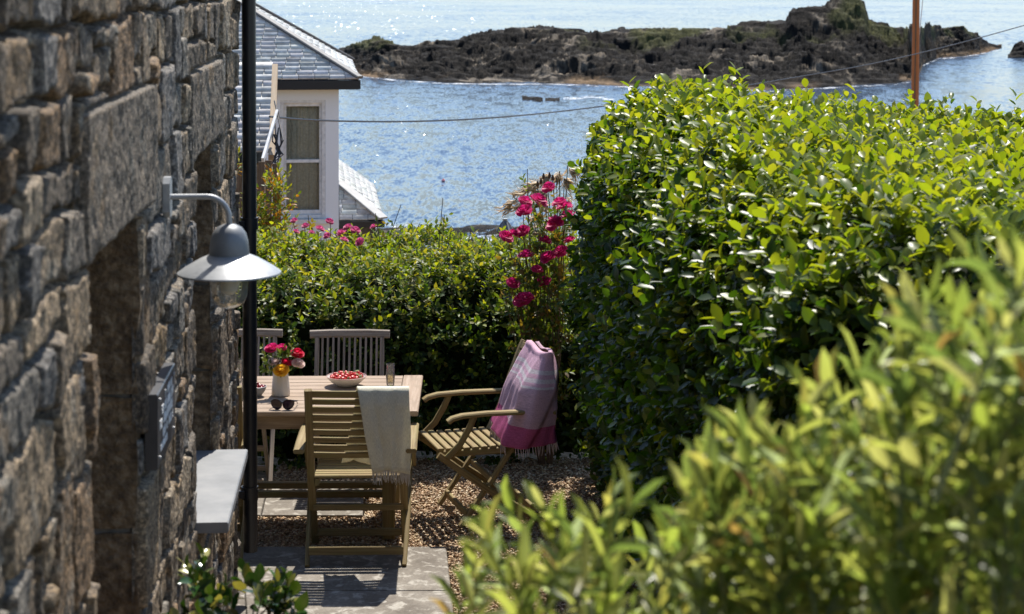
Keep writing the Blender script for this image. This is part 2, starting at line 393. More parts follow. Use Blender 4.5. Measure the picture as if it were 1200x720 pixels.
# paving and gravel
WK = -.065; WX0 = -.76                         # the cottage wall runs along x = WX0 + WK*y
wu = Vector((WK, 1, 0)).normalized(); wnrm = Vector((1, -WK, 0)).normalized()
def wall_pt(s, n, z): return Vector((WX0, 0, 0))+wu*s+wnrm*n+Vector((0, 0, z))
m, t, b, o = nt_of('concrete_paving'); M_pave = m
v = coords(t, 'Object'); f1 = noise(t, v, 3.2, 6, .65); f2 = noise(t, v, 60, 4, .7)
vo = noise(t, v, 15, 5, .6, .6)
c = ramp(t, [(.115, .095, .075), (.185, .16, .13), (.26, .23, .19)], f1, .3, .7)
c = mixc(t, ramp(t, [(0, 0, 0), (.9, .9, .9)], vo, .52, .64), c, (.40, .37, .32))
c = mixc(t, .5, c, ramp(t, [(.45, .44, .42), (1.1, 1.1, 1.1)], f2, .3, .6), 'MULTIPLY')
t.links.new(c, b.inputs['Base Color']); b.inputs['Roughness'].default_value = .88; bump(t, b, f2, .5, .004)
pv = MB()
def slab(x0, x1, y0, y1, z=.0, h=.07):
    pts = [Vector((x0+WK*((y0+y1)/2-10.83), (y0+y1)/2, z-h/2))]
    A = Vector((x0, y0, 0)); n = len(pv.v)
    c4 = [(x0+WK*(y0-10.83), y0), (x1+WK*(y0-10.83), y0), (x1+WK*(y1-10.83), y1), (x0+WK*(y1-10.83), y1)]
    cx = sum(p[0] for p in c4)/4; cy = sum(p[1] for p in c4)/4
    for zz, sc in ((z-h, 1), (z-.008, 1), (z, .988)):
        for p in c4: pv.v.append(Vector((cx+(p[0]-cx)*sc, cy+(p[1]-cy)*sc, zz)))
    for i in range(2):
        for j in range(4): pv.face([n+i*4+j, n+i*4+(j+1) % 4, n+(i+1)*4+(j+1) % 4, n+(i+1)*4+j])
    pv.face([n+8, n+9, n+10, n+11])
for k in range(5): slab(-1.55, -.363, 10.83-.775*(k+1)+.006, 10.83-.775*k, .012)
for k in range(3): slab(-.83-.6*(k+1)+.006, -.83-.6*k, 11.50, 12.12, .0)
tag(pv.build('paving', M_pave, smooth=0), kind='structure')

def pebbles():
    n = 60000
    x = rng.uniform(-1.5, .75, n); y = rng.uniform(9.3, 12.9, n)
    edge = -.363+WK*(y-10.83)
    keep = ~((y < 10.84) & (x < edge+.005)) & ~((y > 11.49) & (y < 12.13) & (x < -.82+WK*(y-10.83))) & (x < .75)
    x, y = x[keep], y[keep]; n = len(x)
    # squashed octahedra, once subdivided
    base = np.array([[1, 0, 0], [-1, 0, 0], [0, 1, 0], [0, -1, 0], [0, 0, 1], [0, 0, -1]], float)
    T = np.array([[0, 2, 4], [2, 1, 4], [1, 3, 4], [3, 0, 4], [2, 0, 5], [1, 2, 5], [3, 1, 5], [0, 3, 5]])
    e = [(0, 2), (2, 1), (1, 3), (3, 0), (0, 4), (2, 4), (1, 4), (3, 4)]
    base = base*np.array([1, 1, 1]);
    r = rng.uniform(.006, .0135, n); sq = rng.uniform(.3, .7, n); el = rng.uniform(.6, 1.0, n); an = rng.uniform(0, 6.28, n)
    V = np.repeat(base[None], n, 0)+rng.uniform(-.28, .28, (n, 6, 3))
    V = V*np.stack([r, r*el, r*sq], 1)[:, None, :]
    c_, s_ = np.cos(an), np.sin(an); vx = V[..., 0]*c_[:, None]-V[..., 1]*s_[:, None]; vy = V[..., 0]*s_[:, None]+V[..., 1]*c_[:, None]
    tilt = rng.uniform(-.5, .5, (n, 2)); vz = V[..., 2]+vx*tilt[:, :1]+vy*tilt[:, 1:]
    lay = rng.uniform(-.024, -.004, n)
    P = np.stack([vx+x[:, None], vy+y[:, None], vz+lay[:, None]], -1).reshape(-1, 3)
    pal = np.array([[.52, .36, .20], [.60, .45, .27], [.42, .26, .14], [.66, .54, .38], [.26, .15, .08], [.56, .40, .25], [.36, .22, .12]])
    col = np.repeat(pal[rng.integers(0, len(pal), n)]*rng.uniform(.7, 1.15, (n, 1)), 6, 0)
    TT = (T[None]+6*np.arange(n)[:, None, None]).reshape(-1, 3)
    m, t, b, o = nt_of('gravel_stone'); a_ = t.nodes.new('ShaderNodeAttribute'); a_.attribute_name = 'Col'
    t.links.new(a_.outputs[0], b.inputs['Base Color']); b.inputs['Roughness'].default_value = .75
    tag(np_mesh('gravel', P, None, m, col=col, smooth=False, T=TT), 'tan and brown gravel with leaf litter beside the concrete slabs', 'gravel', kind='stuff')
pebbles()

# ------------------------------------------------------------------ leaves
LEAF8 = (np.array([[0, 0, 0], [-.40, .28, .05], [0, .30, -.03], [.40, .28, .05], [-.46, .62, .02], [0, .64, -.06], [.46, .62, .02], [0, 1, -.16]]),
         np.array([[1, 2, 5, 4], [2, 3, 6, 5]]), np.array([[0, 2, 1], [0, 3, 2], [4, 5, 7], [5, 6, 7]]))
LEAF4 = (np.array([[0, 0, 0], [-.5, .45, .10], [0, .5, -.02], [.5, .45, .10], [0, 1, -.12]]), None, np.array([[0, 2, 1], [0, 3, 2], [1, 2, 4], [2, 3, 4]]))
LEAF12 = (np.array([[0, 0, 0], [-.33, .2, .06], [0, .2, -.02], [.33, .2, .06], [-.5, .48, .03], [0, .5, -.05], [.5, .48, .03], [-.36, .78, -.02], [0, .8, -.11], [.36, .78, -.02], [0, 1, -.2]]),
          np.array([[1, 2, 5, 4], [2, 3, 6, 5], [4, 5, 8, 7], [5, 6, 9, 8]]), np.array([[0, 2, 1], [0, 3, 2], [7, 8, 10], [8, 9, 10]]))
def nrm(v): return v/np.maximum(np.linalg.norm(v, axis=-1, keepdims=True), 1e-9)
def leaf_mesh(name, mat, parent, P, A, Nn, L, Wd, col, tmpl=LEAF4, ck=1.0):
    tv, tq, tt = tmpl; n = len(P); k = len(tv)
    A = nrm(A); Nn = nrm(Nn-A*np.sum(A*Nn, 1, keepdims=True)); B = np.cross(A, Nn)
    curl = ck*rng.uniform(.3, 1.8, n)[:, None, None]
    V = P[:, None]+tv[None, :, 0, None]*Wd[:, None, None]*B[:, None]+tv[None, :, 1, None]*L[:, None, None]*A[:, None]+tv[None, :, 2, None]*L[:, None, None]*Nn[:, None]*curl
    off = k*np.arange(n)[:, None, None]
    Q = (tq[None]+off).reshape(-1, 4) if tq is not None else None
    T = (tt[None]+off).reshape(-1, 3)
    return np_mesh(name, V.reshape(-1, 3), Q, mat, parent, col=np.repeat(col, k, 0), T=T)
def sprigs(R, D, L, nl, leaf_l, leaf_w, ang=(.6, 1.2), tipbias=.0, z0=.1):
    "leaf positions, axes, normals on shoots rooted at R going D"
    n = len(R); D = nrm(D); ref = np.where(np.abs(D[:, 2:]) < .9, np.array([[0, 0, 1.]]), np.array([[1., 0, 0]]))
    E1 = nrm(np.cross(D, ref)); E2 = np.cross(D, E1)
    k = np.arange(nl); t = z0+(1-z0)*(k+.5)/nl
    ph = rng.uniform(0, 6.28, n)[:, None]+k[None]*2.4+rng.uniform(-.3, .3, (n, nl))
    an = np.linspace(ang[1], ang[0], nl)[None]+rng.uniform(-.25, .25, (n, nl))
    out = np.cos(ph)[..., None]*E1[:, None]+np.sin(ph)[..., None]*E2[:, None]
    A = D[:, None]*np.cos(an)[..., None]+out*np.sin(an)[..., None]
    Nn = D[:, None]*np.sin(an)[..., None]-out*np.cos(an)[..., None]+rng.normal(0, .25, (n, nl, 3))
    P = R[:, None]+D[:, None]*(t[None]*L[:, None])[..., None]
    sz = rng.uniform(.65, 1.2, (n, nl))
    tt = np.broadcast_to(t[None], (n, nl))
    return P.reshape(-1, 3), A.reshape(-1, 3), Nn.reshape(-1, 3), (leaf_l*sz).ravel(), (leaf_w*sz*rng.uniform(.85, 1.15, (n, nl))).ravel(), tt.ravel()
def pal_col(n, pal, w=None, j=.2):
    pal = np.array(pal); i = rng.choice(len(pal), n, p=w); return pal[i]*rng.uniform(1-j, 1+j, (n, 1))
def stems_mesh(name, mat, parent, segs, r=.003, n=5):
    mb = MB()
    for pts in segs: mb.tube(pts, r, n, [1-.6*i/(len(pts)-1) for i in range(len(pts))])
    return mb.build(name, mat, parent)
cloudy(M_glass, (.8, .8, .78), .10)
M_twig = mat_noise('brown_twig', [(.06, .045, .03), (.13, .10, .06)], 20, .8)
M_twig_green = mat_noise('green_stem', [(.07, .10, .03), (.13, .14, .05)], 20, .6)
M_twig_red = mat_noise('reddish_stem', [(.10, .05, .03), (.15, .10, .05)], 20, .6)
M_core = mat_noise('hedge_core_shade', [(.004, .006, .003), (.014, .02, .008)], 9, .95, spec=.1)  # near-black: the shade deep inside a hedge, put into the colour
M_leaf_laurel = mat_leaf('laurel_leaf', .52, .38, (1.75, 1.6, .3), .5)
M_leaf_hedge = mat_leaf('hedge_leaf', .45, .46, (1.9, 1.75, .3), .35)
M_leaf_shrub = mat_leaf('shrub_leaf', .60, .32, (1.5, 1.6, 1.0), .5)
M_leaf_glossy = mat_leaf('glossy_leaf', .2, .16, (1.4, 1.3, .3), .6)

def surface_hedge(name, prof, line, mat, dens, leaf, nl, shoot_len, pal, palw, tmpl, label, cat, seed, updir=.6, bump_a=.12, caps=True, stem=None, lit_tip_pal=None):
    """prof(p, s) -> (offset into hedge, z) arrays along p in 0..1; line(s) -> xy start, inward xy"""
    root = empty(name, tuple(line(np.array([.5]))[0][0])+(0,), 0, label, cat); o0 = np.array(root.location)
    ns, npf = 120, 70
    s = np.linspace(0, 1, ns); p = np.linspace(0, 1, npf)
    SS, PP = np.meshgrid(s, p, indexing='ij')
    def pos(SS, PP, inset=0.):
        xy, inw = line(SS.ravel()); off, z = prof(PP.ravel(), SS.ravel())
        V = np.concatenate([xy+inw*off[:, None], z[:, None]], 1); return V
    V0 = pos(SS, PP).reshape(ns, npf, 3)
    du = np.gradient(V0, axis=0); dv = np.gradient(V0, axis=1); NN = nrm(np.cross(du, dv))
    mid = V0.mean((0, 1)); 
    if np.mean(np.sum(NN*(V0-mid), -1)) < 0: NN = -NN
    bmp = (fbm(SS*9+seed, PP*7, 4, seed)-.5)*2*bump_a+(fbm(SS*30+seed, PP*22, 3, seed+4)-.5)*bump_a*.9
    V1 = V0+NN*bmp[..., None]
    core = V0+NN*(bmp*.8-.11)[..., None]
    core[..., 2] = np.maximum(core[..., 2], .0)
    np_mesh('shade_core', core.reshape(-1, 3)-o0, grid_quads(ns, npf), M_core, root)  # solid shell coloured as the dark between the leaves
    ar = np.linalg.norm(np.cross(du, dv), axis=-1)*(1.0); w = ar.ravel()/ar.sum()
    area = ar.sum(); n = int(area*dens)
    idx = rng.choice(ns*npf, n, p=w)
    # jitter inside the cell
    fu = rng.uniform(-.5, .5, n); fv = rng.uniform(-.5, .5, n)
    R = V1.reshape(-1, 3)[idx]+du.reshape(-1, 3)[idx]*fu[:, None]+dv.reshape(-1, 3)[idx]*fv[:, None]
    Nr = NN.reshape(-1, 3)[idx]
    D = nrm(Nr*1.0+np.array([0, 0, updir])+rng.normal(0, .38, (n, 3)))
    L = rng.uniform(.6, 1.25, n)*shoot_len
    L = L*np.where(rng.random(n) < .06, 1.7, 1)
    R = R-Nr*rng.uniform(.02, .12, n)[:, None]
    P, A, Nn, LL, WW, tt = sprigs(R, D, L, nl, leaf[0], leaf[1])
    Nn = Nn+np.array([0, 0, .35])
    col = pal_col(len(P), pal, palw)
    if lit_tip_pal is not None:  # up-facing shoots take brighter colours: the sunlit top is painted in
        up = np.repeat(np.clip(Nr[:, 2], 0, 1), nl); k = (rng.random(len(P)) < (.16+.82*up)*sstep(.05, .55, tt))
        col[k] = pal_col(k.sum(), lit_tip_pal)
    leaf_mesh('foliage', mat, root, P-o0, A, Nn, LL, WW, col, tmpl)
    if stem:
        top = np.where(Nr[:, 2] > .3)[0]; rng.shuffle(top)
        segs = [[R[i]-o0-D[i]*.05, R[i]-o0+D[i]*L[i]*.5, R[i]-o0+D[i]*L[i]*.98] for i in top[:stem]]
        stems_mesh('twigs', M_twig_red, root, segs, .0032, 4)['kind'] = 'stuff'
    return root

# big clipped hedge on the right: side line from the far corner to the near end
def line_r(s):
    xy = np.stack([.47+.50*s, 12.35-6.6*s], 1); inw = np.tile(np.array([[.997, .078]]), (len(s), 1)); return xy, inw
def prof_r(p, s):
    # p: 0 foot of the side .. .42 shoulder start .. .58 shoulder end .. 1 back of the top
    tz = 2.39-.08*s
    off = np.where(p < .42, -.05*np.sin(np.clip(p/.42, 0, 1)*3.1)+.08*(1-p/.42), 0)
    z = np.where(p < .42, p/.42*(tz-.55), 0)
    q = np.clip((p-.42)/.16, 0, 1); ang = q*1.45
    off = np.where((p >= .42), .55*(1-np.cos(ang)), off); z = np.where(p >= .42, tz-.55+.52*np.sin(ang), z)
    q2 = np.clip((p-.58)/.42, 0, 1)
    off = off+q2*(2.6); z = z-q2*.24+np.where(p > .97, -.2, 0)
    z = z*np.sqrt(np.clip(1-np.clip((s-.88)/.12, 0, 1)**2.5, 0, 1))      # rounded near end
    return off, z
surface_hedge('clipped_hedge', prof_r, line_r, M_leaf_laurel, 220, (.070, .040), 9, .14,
              [(.034, .076, .014), (.045, .092, .015), (.026, .062, .012), (.075, .13, .02)], [.34, .32, .24, .10], LEAF12,  # dark base leaves carry the shade of the hedge's side
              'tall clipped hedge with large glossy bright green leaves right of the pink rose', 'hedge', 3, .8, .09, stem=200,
              lit_tip_pal=[(.16, .215, .028), (.19, .235, .03), (.13, .19, .026), (.21, .235, .04)])  # bright leaves paint sunlight onto the top
# far hedge behind the table
def line_f(s):
    xy = np.stack([-3.6+4.3*s, 12.78+.0*s+.08*np.sin(s*9)], 1); inw = np.tile(np.array([[0., 1.]]), (len(s), 1)); return xy, inw
def prof_f(p, s):
    tz = 1.16+.04*np.sin(s*11)+.04*(s < .5)
    off = np.where(p < .45, -.05*np.sin(p/.45*3.1), 0); z = np.where(p < .45, p/.45*(tz-.42), 0)
    q = np.clip((p-.45)/.25, 0, 1); ang = q*1.35
    off = np.where(p >= .45, .62*(1-np.cos(ang)), off); z = np.where(p >= .45, tz-.42+.42*np.sin(ang), z)
    q2 = np.clip((p-.70)/.30, 0, 1); off = off+q2*1.1; z = z+q2*.05
    return off, z
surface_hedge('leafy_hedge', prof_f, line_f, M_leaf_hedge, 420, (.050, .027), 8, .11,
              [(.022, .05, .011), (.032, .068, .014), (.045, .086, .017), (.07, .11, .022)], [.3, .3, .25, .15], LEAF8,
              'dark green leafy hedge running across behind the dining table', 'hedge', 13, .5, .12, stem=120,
              lit_tip_pal=[(.16, .22, .03), (.22, .25, .035), (.12, .18, .03), (.24, .23, .06)])  # yellower leaves paint the sunlit band along the top

# ------------------------------------------------------------------ the granite cottage
cot = empty('granite_cottage', wall_pt(10.0, 0, 0), 0, 'rough granite rubble cottage wall filling the left side, with two deep openings', 'house')
c0 = np.array(cot.location)
def granite_wall():
    s0, s1, z0, z1 = 1.5, 10.0, -.3, 5.0
    door = (5.04, 6.04, -.3, 2.43); win = (7.68, 8.75, 1.02, 2.43)
    specials = [(4.86, 6.32, 2.43, 2.83), (7.5, 8.95, 2.43, 2.80)]
    # random rubble: split rectangles until small, coursed by jitter
    R = []
    def split(r, depth=0):
        x0, x1, y0, y1 = r; w, h = x1-x0, y1-y0
        mw = rnd.choice([.30, .45, .62, .75, .20]); mh = rnd.choice([.16, .24, .32, .42])
        if (w <= mw and h <= mh) or (w < .10) or (h < .085 and w < .4): R.append(r); return
        if w/mw > h/mh or h < .12:
            c = x0+w*rnd.uniform(.33, .67); split((x0, c, y0, y1)); split((c, x1, y0, y1))
        else:
            c = y0+h*rnd.uniform(.33, .67); split((x0, x1, y0, c)); split((x0, x1, c, y1))
    y = z0
    while y < z1:
        h = rnd.uniform(.35, .6); x = s0
        while x < s1:
            w = rnd.uniform(.5, 1.2); split((x, min(x+w, s1+.4), y, y+h)); x += w
        y += h
    R = np.array(specials+R)
    ns, nz = 1000, 620
    # finer columns where the wall is near
    sg = np.linspace(s0, s1, ns); zg = np.linspace(z0, z1, nz)
    SG, ZG = np.meshgrid(sg, zg, indexing='ij')
    wx = SG+(fbm(SG*4, ZG*4, 3, 2)-.5)*.06+(fbm(SG*22, ZG*22, 2, 7)-.5)*.03; wz = ZG+(fbm(SG*5+40, ZG*5, 3, 4)-.5)*.07+(fbm(SG*22, ZG*22+9, 2, 8)-.5)*.025
    ID = np.full(SG.shape, -1, int); ED = np.full(SG.shape, 0.0)
    for i in range(len(R)-1, -1, -1):
        x0, x1, y0, y1 = R[i]; ux, uz = (SG, ZG) if i < 2 else (wx, wz)
        a0, a1 = max(np.searchsorted(sg, x0-.12), 0), np.searchsorted(sg, x1+.12); b0, b1 = max(np.searchsorted(zg, y0-.12), 0), np.searchsorted(zg, y1+.12)
        sub = (slice(a0, a1), slice(b0, b1)); X_, Z_ = ux[sub], uz[sub]
        ins = (X_ >= x0) & (X_ < x1) & (Z_ >= y0) & (Z_ < y1)
        e_ = np.minimum(np.minimum(X_-x0, x1-X_), np.minimum(Z_-y0, y1-Z_))
        ID[sub] = np.where(ins, i, ID[sub]); ED[sub] = np.where(ins, e_, ED[sub])
    def dist_open(o_): # distance outside an opening
        dx = np.maximum(np.maximum(o_[0]-SG, SG-o_[1]), 0); dz = np.maximum(np.maximum(o_[2]-ZG, ZG-o_[3]), 0); return np.hypot(dx, dz)
    dop = np.minimum(dist_open(door), dist_open(win))
    ED = np.minimum(ED, dop+.004)
    nst = len(R); offs = rng.uniform(-.012, .016, nst); offs[:2] = .012; tx = rng.normal(0, .018, nst); tz = rng.normal(0, .02, nst); tx[:2] *= .2; tz[:2] *= .2
    cx, cy = R[:, :2].mean(1), R[:, 2:].mean(1); gap = rng.uniform(.003, .010, nst)
    k = ID.clip(0)
    h = offs[k]+(SG-cx[k])*tx[k]+(ZG-cy[k])*tz[k]
    body = sstep(.35, 1.0, ED/(gap[k]+.009)); body = np.where(ID < 0, 0, body)
    ridged = np.abs(fbm(SG*9, ZG*9, 4, 60)-.5)
    r_ = (fbm(SG*7, ZG*5, 4, 50, .6)-.5)*.018+(fbm(SG*52, ZG*22, 4, 55, .75)-.5)*.016-ridged*.008
    H = body*(h+.018+r_)+(1-body)*(-.038+(fbm(SG*14, ZG*14, 3, 70)-.5)*.02)
    H = np.where(dop < .03, H*sstep(0, .03, dop)-.015*(1-sstep(0, .03, dop)), H)
    H = np.where(SG > s1-.05, H-.04*sstep(s1-.05, s1, SG), H)
    pal = np.array([[.245, .19, .135], [.32, .245, .165], [.175, .14, .105], [.25, .23, .205], [.28, .185, .105], [.195, .165, .135], [.35, .285, .21], [.21, .20, .195]])
    sc = pal[rng.integers(0, len(pal), nst)]*rng.uniform(.75, 1.2, (nst, 1)); sc[:2] = [.22, .185, .15]
    C = sc[k]*(.45+1.1*fbm(SG*34, ZG*16, 5, 80, .75))[..., None]
    lich = sstep(.60, .74, fbm(SG*6, ZG*6, 5, 90, .65))[..., None]; C = C*(1-lich*.6)+np.array([.33, .32, .29])*lich*.6
    ochre = sstep(.60, .72, fbm(SG*4+30, ZG*4, 4, 95, .6))[..., None]; C = C*(1-ochre*.5)+np.array([.27, .17, .07])*ochre*.5
    mort = np.array([.20, .185, .165]); C = C*body[..., None]+mort*(1-body[..., None])*(.6+.7*fbm(SG*25, ZG*25, 3, 99))[..., None]
    P = np.array([WX0, 0, 0])+SG[..., None]*np.array(wu)+H[..., None]*np.array(wnrm)+ZG[..., None]*np.array([0, 0, 1.])
    q = grid_quads(ns, nz)
    cs = SG.ravel()[q].mean(1); cz = ZG.ravel()[q].mean(1)
    hole = np.zeros(len(q), bool)
    for o_ in (door, win): hole |= (cs > o_[0]) & (cs < o_[1]) & (cz > o_[2]) & (cz < o_[3])
    m, t, b, o = nt_of('granite_rubble'); a_ = t.nodes.new('ShaderNodeAttribute'); a_.attribute_name = 'Col'
    v = coords(t, 'Object'); f = noise(t, v, 70, 6, .75)
    t.links.new(mixc(t, 1.0, a_.outputs['Color'], ramp(t, [(.20, .19, .18), (.9, .88, .85), (3.0, 2.9, 2.75)], f, .34, .68), 'MULTIPLY'), b.inputs['Base Color'])
    b.inputs['Roughness'].default_value = .72; b.inputs['Specular IOR Level'].default_value = .45
    bump(t, b, noise(t, v, 55, 7, .75), .9, .018)
    C = C*np.array([.83, .81, .76])
    np_mesh('wall', P.reshape(-1, 3)-c0, q[~hole], m, cot, col=C.reshape(-1, 3))
    return door, win
door, win = granite_wall()
def W3(s, n, z): return wall_pt(s, n, z)-Vector(c0)
def rough_block(mb, s0, s1, n0, n1, z0, z1, amp=.008, seed=0):
    "a dressed stone: subdivided box with uneven faces"
    k = 7
    def P(u, v_, w):
        r = .018
        q = [u, v_, w]
        p = W3(s0+(s1-s0)*u, n0+(n1-n0)*v_, z0+(z1-z0)*w)
        g = math.sin(p.x*31+seed*3+p.z*23)*math.sin(p.z*37+seed+p.y*29)+.6*math.sin(p.y*71+p.z*63+seed)
        c_ = Vector(W3((s0+s1)/2, (n0+n1)/2, (z0+z1)/2))
        ex = sum(1 for a_ in q if a_ < .08 or a_ > .92)
        d = (p-c_).normalized()
        return p+d*(g*amp-(.010 if ex > 1 else 0))
    ls = [0, .06, .25, .5, .75, .94, 1]
    for ax in range(3):
        for e_ in (0, 1):
            rows = []
            for i in ls:
                row = []
                for j in ls:
                    q = [0, 0, 0]; q[ax] = e_; q[(ax+1) % 3] = i; q[(ax+2) % 3] = j; row.append(P(*q))
                rows.append(row)
            mb.grid(rows)
def opening(o_, depth, kind):
    s0, s1, z0, z1 = o_
    for side, (a_, b_) in (('far', (s1, s1+.3)), ('near', (s0-.3, s0))):
        z = z0; i = 0
        while z < z1-.02:
            h = min(rnd.uniform(.34, .5), z1-z)
            if z1-z-h < .15: h = z1-z
            mb = MB(); j = rnd.uniform(-.016, .004)
            rough_block(mb, a_+(j if side == 'far' else 0), b_+(j if side == 'near' else 0), -depth-.1, rnd.uniform(-.004, .010), z+.002, z+h-.002, .011, i*7+len(kind))
            mb.build('jamb_stone', M_stone_brown, cot, 60, weld=True); z += h; i += 1
    mb = MB(); rough_block(mb, s0-.2, s1+.22, -depth-.1, -.004, z1, z1+.38, .006, 3); mb.build('lintel', M_stone_brown, cot, 60, weld=True)
opening(door, .30, 'door'); opening(win, .26, 'window')
# mortar bed behind the jamb stones
M_mort = mat_noise('old_mortar', [(.12, .11, .095), (.2, .185, .16)], 30, .9, .4, .006)
def plank(mb, s0, s1, n0, n1, z0, z1): # box in wall axes
    c = W3((s0+s1)/2, (n0+n1)/2, (z0+z1)/2); h = wu*((s1-s0)/2)
    mb.bar(c-h, c+h, n1-n0, z1-z0)
mb = MB(); s0, s1, z0, z1 = door
for k in range(7): w = (s1-s0)/7; plank(mb, s0+k*w+.002, s0+(k+1)*w-.002, -.30, -.26, 0, z1-.02)
for (q0, q1, r0, r1) in (door, win):
    for (u0, u1) in ((q1+.013, q1+.28), (q0-.28, q0-.013)):
        mbm = MB(); plank(mbm, u0, u1, -.38, -.022, r0, r1); mbm.build('mortar', M_mort, cot)
d_ = mb.build('door', mat_plain('blue_grey_door_paint', (.10, .12, .14), .5), cot)
mb = MB(); mb.tube([W3(s0+.12, -.26, 1.05), W3(s0+.12, -.21, 1.05), W3(s0+.22, -.21, 1.05)], .009); mb.build('handle', M_zinc, d_)
s0, s1, z0, z1 = win
mb = MB(); z0 += .0
for (a_, b_, c_, e_) in ((s0, s0+.07, z0, z1), (s1-.07, s1, z0, z1), (s0+.07, s1-.07, z0, z0+.08), (s0+.07, s1-.07, z1-.07, z1), (s0+.5, s0+.55, z0+.08, z1-.07)): plank(mb, a_, b_, -.25, -.18, c_, e_)
w_ = mb.build('window', M_white_paint, cot)
mb = MB(); plank(mb, s0+.05, s1-.05, -.225, -.217, z0+.05, z1-.05); mb.build('pane', M_pane, w_)
# slate sill: a thick slab shoved into the opening
mb = MB(); c_ = [W3(win[0]-.01, -.16, 1.0), W3(win[1]+.02, -.16, 1.0)]
sec = rect(.46, .040, .005); mid = W3(0, -.055, 0)
mb.sweep([wall_pt(win[0]-.005, -.065, 1.008)-Vector(c0), wall_pt(win[1]+.015, -.065, 1.030)-Vector(c0)], rect(.43, .042, .005), (0, 0, 1))
mb.build('sill', M_slate_sill, cot)
# body and roof behind the face
mb = MB(); c = W3(5.75, -2.6, 2.3); h = wu*4.25
mb.bar(c-h, c+h, 4.4, 5.2); 
mb.build('house_body', M_dark, cot)
mb = MB()
mb.sweep([W3(1.3, .06, 5.03), W3(10.05, .06, 5.03)], [(0, 0), (0, .06), (-2.6, 1.9), (-5.2, .06), (-5.2, 0), (-2.6, 1.8)], (0, 0, 1))
mb.build('roof', M_slate_dark, cot)

# drainpipe in front of the corner
dp = empty('drainpipe', (at(291.5, 646, 9.93).x, 9.93, 0), 0, 'tall black iron drainpipe standing off the cottage corner', 'drainpipe')
mb = MB(); x = 0; zb = at(0, 646, 9.93).z
R_ = .036
mb.tube([(-.004, 0, 5.0), (0, 0, 3), (.009, 0, zb)], R_, 20); mb.build('pipe', M_black, dp)
for zz in (at(0, 262, 9.93).z, at(0, 577, 9.93).z):
    mb = MB(); mb.lathe([(R_, -.03), (R_+.008, -.03), (R_+.008, .03), (R_, .03)], 20, (.004, 0, zz))
    mb.tube([(-R_, .0, zz), (-.12, .01, zz)], .012, 8); mb.build('bracket', M_black, dp)
    mb = MB(); mb.box((-.03, -R_-.012, zz), (.03, .02, .035)); mb.build('lug', M_black, dp)
# wall lamp
lx = WX0+WK*6.6; lz = at(0, 299, 6.6).z; ax = at(268, 0, 6.6).x-lx
lamp = empty('wall_lamp', (lx, 6.6, lz), math.atan2(wnrm.y, wnrm.x), 'galvanised barn style wall lamp with wide conical shade on a curved arm', 'lamp')
mb = MB(); za = at(0, 231, 6.6).z-lz
mb.sweep([(.018, 0, za), (.042, 0, za)], rect(.075, .135, .02), (0, 0, 1)); mb.build('mount', M_zinc, lamp)
mb = MB(); pts = [(.04, 0, za), (ax-.075, 0, za)]+[(ax-.075+.075*math.sin(q), 0, za-.075*(1-math.cos(q))) for q in np.linspace(.2, 1.57, 8)]+[(ax, 0, .095)]
mb.tube(pts, .0095, 12); mb.build('arm', M_zinc, lamp)
mb = MB(); mb.lathe([(0, .104), (.022, .101), (.042, .091), (.056, .072), (.064, .046), (.067, .015), (.067, -.006), (.06, -.01)], 36, (ax, 0, 0)); mb.build('lamp_cap', mat_noise('dark_galvanised', [(.15, .16, .17), (.24, .25, .26)], 9, .5, metal=.3), lamp)
mb = MB(); mb.lathe([(.045, .004), (.066, .0), (.10, -.014), (.15, -.043), (.174, -.060), (.175, -.065), (.171, -.066), (.145, -.046), (.08, -.014), (.045, -.006)], 56, (ax, 0, 0)); mb.build('lamp_shade', M_zinc, lamp)
mb = MB(); mb.lathe([(.063, -.03), (.063, -.115), (.060, -.140), (.050, -.163), (.030, -.177), (0.001, -.181)], 32, (ax, 0, 0)); mb.build('glass_dome', M_lampglass, lamp)
mb = MB(); mb.lathe([(.02, -.02), (.02, -.07), (.03, -.085), (.03, -.12), (.015, -.135), (0.001, -.137)], 20, (ax, 0, 0)); mb.build('bulb', mat_plain('frosted_bulb', (.72, .70, .64), .4), lamp)
# slate name plaque under the lamp
pq = empty('house_sign', wall_pt(6.34, 0, 1.75), math.atan2(wu.y, wu.x), 'dark slate plaque with rows of white lettering on the granite wall below the lamp', 'sign')
mb = MB(); mb.bar((-.25, -.038, 0), (.25, -.038, 0), .04, .235, (0, 0, 1), .004)   # local x along the wall, -y away from it
mb.build('plaque', M_slate_dark, pq)
for sx_ in (-.2, .2):
    for sz_ in (-.09, .09):
        mb = MB(); mb.tube([(sx_, .03, sz_), (sx_, -.062, sz_)], .006, 8); mb.build('fixing', M_zinc, pq)
mb = MB(); r2 = random.Random(4)
for (zz, hh, x0, x1) in ((.080, .022, -.05, .14), (.045, .026, -.17, .18), (.008, .026, -.20, .16), (-.030, .024, -.14, .17), (-.066, .020, -.18, .0)):
    x = x0
    while x < x1:
        if r2.random() < .2: x += .022; continue
        w = r2.uniform(.008, .014); st = [(0, 0, 0, 1), (1, 0, 1, 1), (0, 1, 1, 1), (0, 0, 1, 0), (0, .5, 1, .5), (0, 0, 1, 1), (0, 1, 1, 0)]
        for q in r2.sample(st, 3):
            mb.bar((x+q[0]*w, -.0592, zz+(q[1]-.5)*hh), (x+q[2]*w+.0005, -.0592, zz+(q[3]-.5)*hh), .002, .0055, (0, 0, 1) if q[0] != q[2] else (1, 0, 0), .0005)
        x += w+.008
mb.build('lettering', M_white_letter, pq, 0)['kind'] = 'stuff'

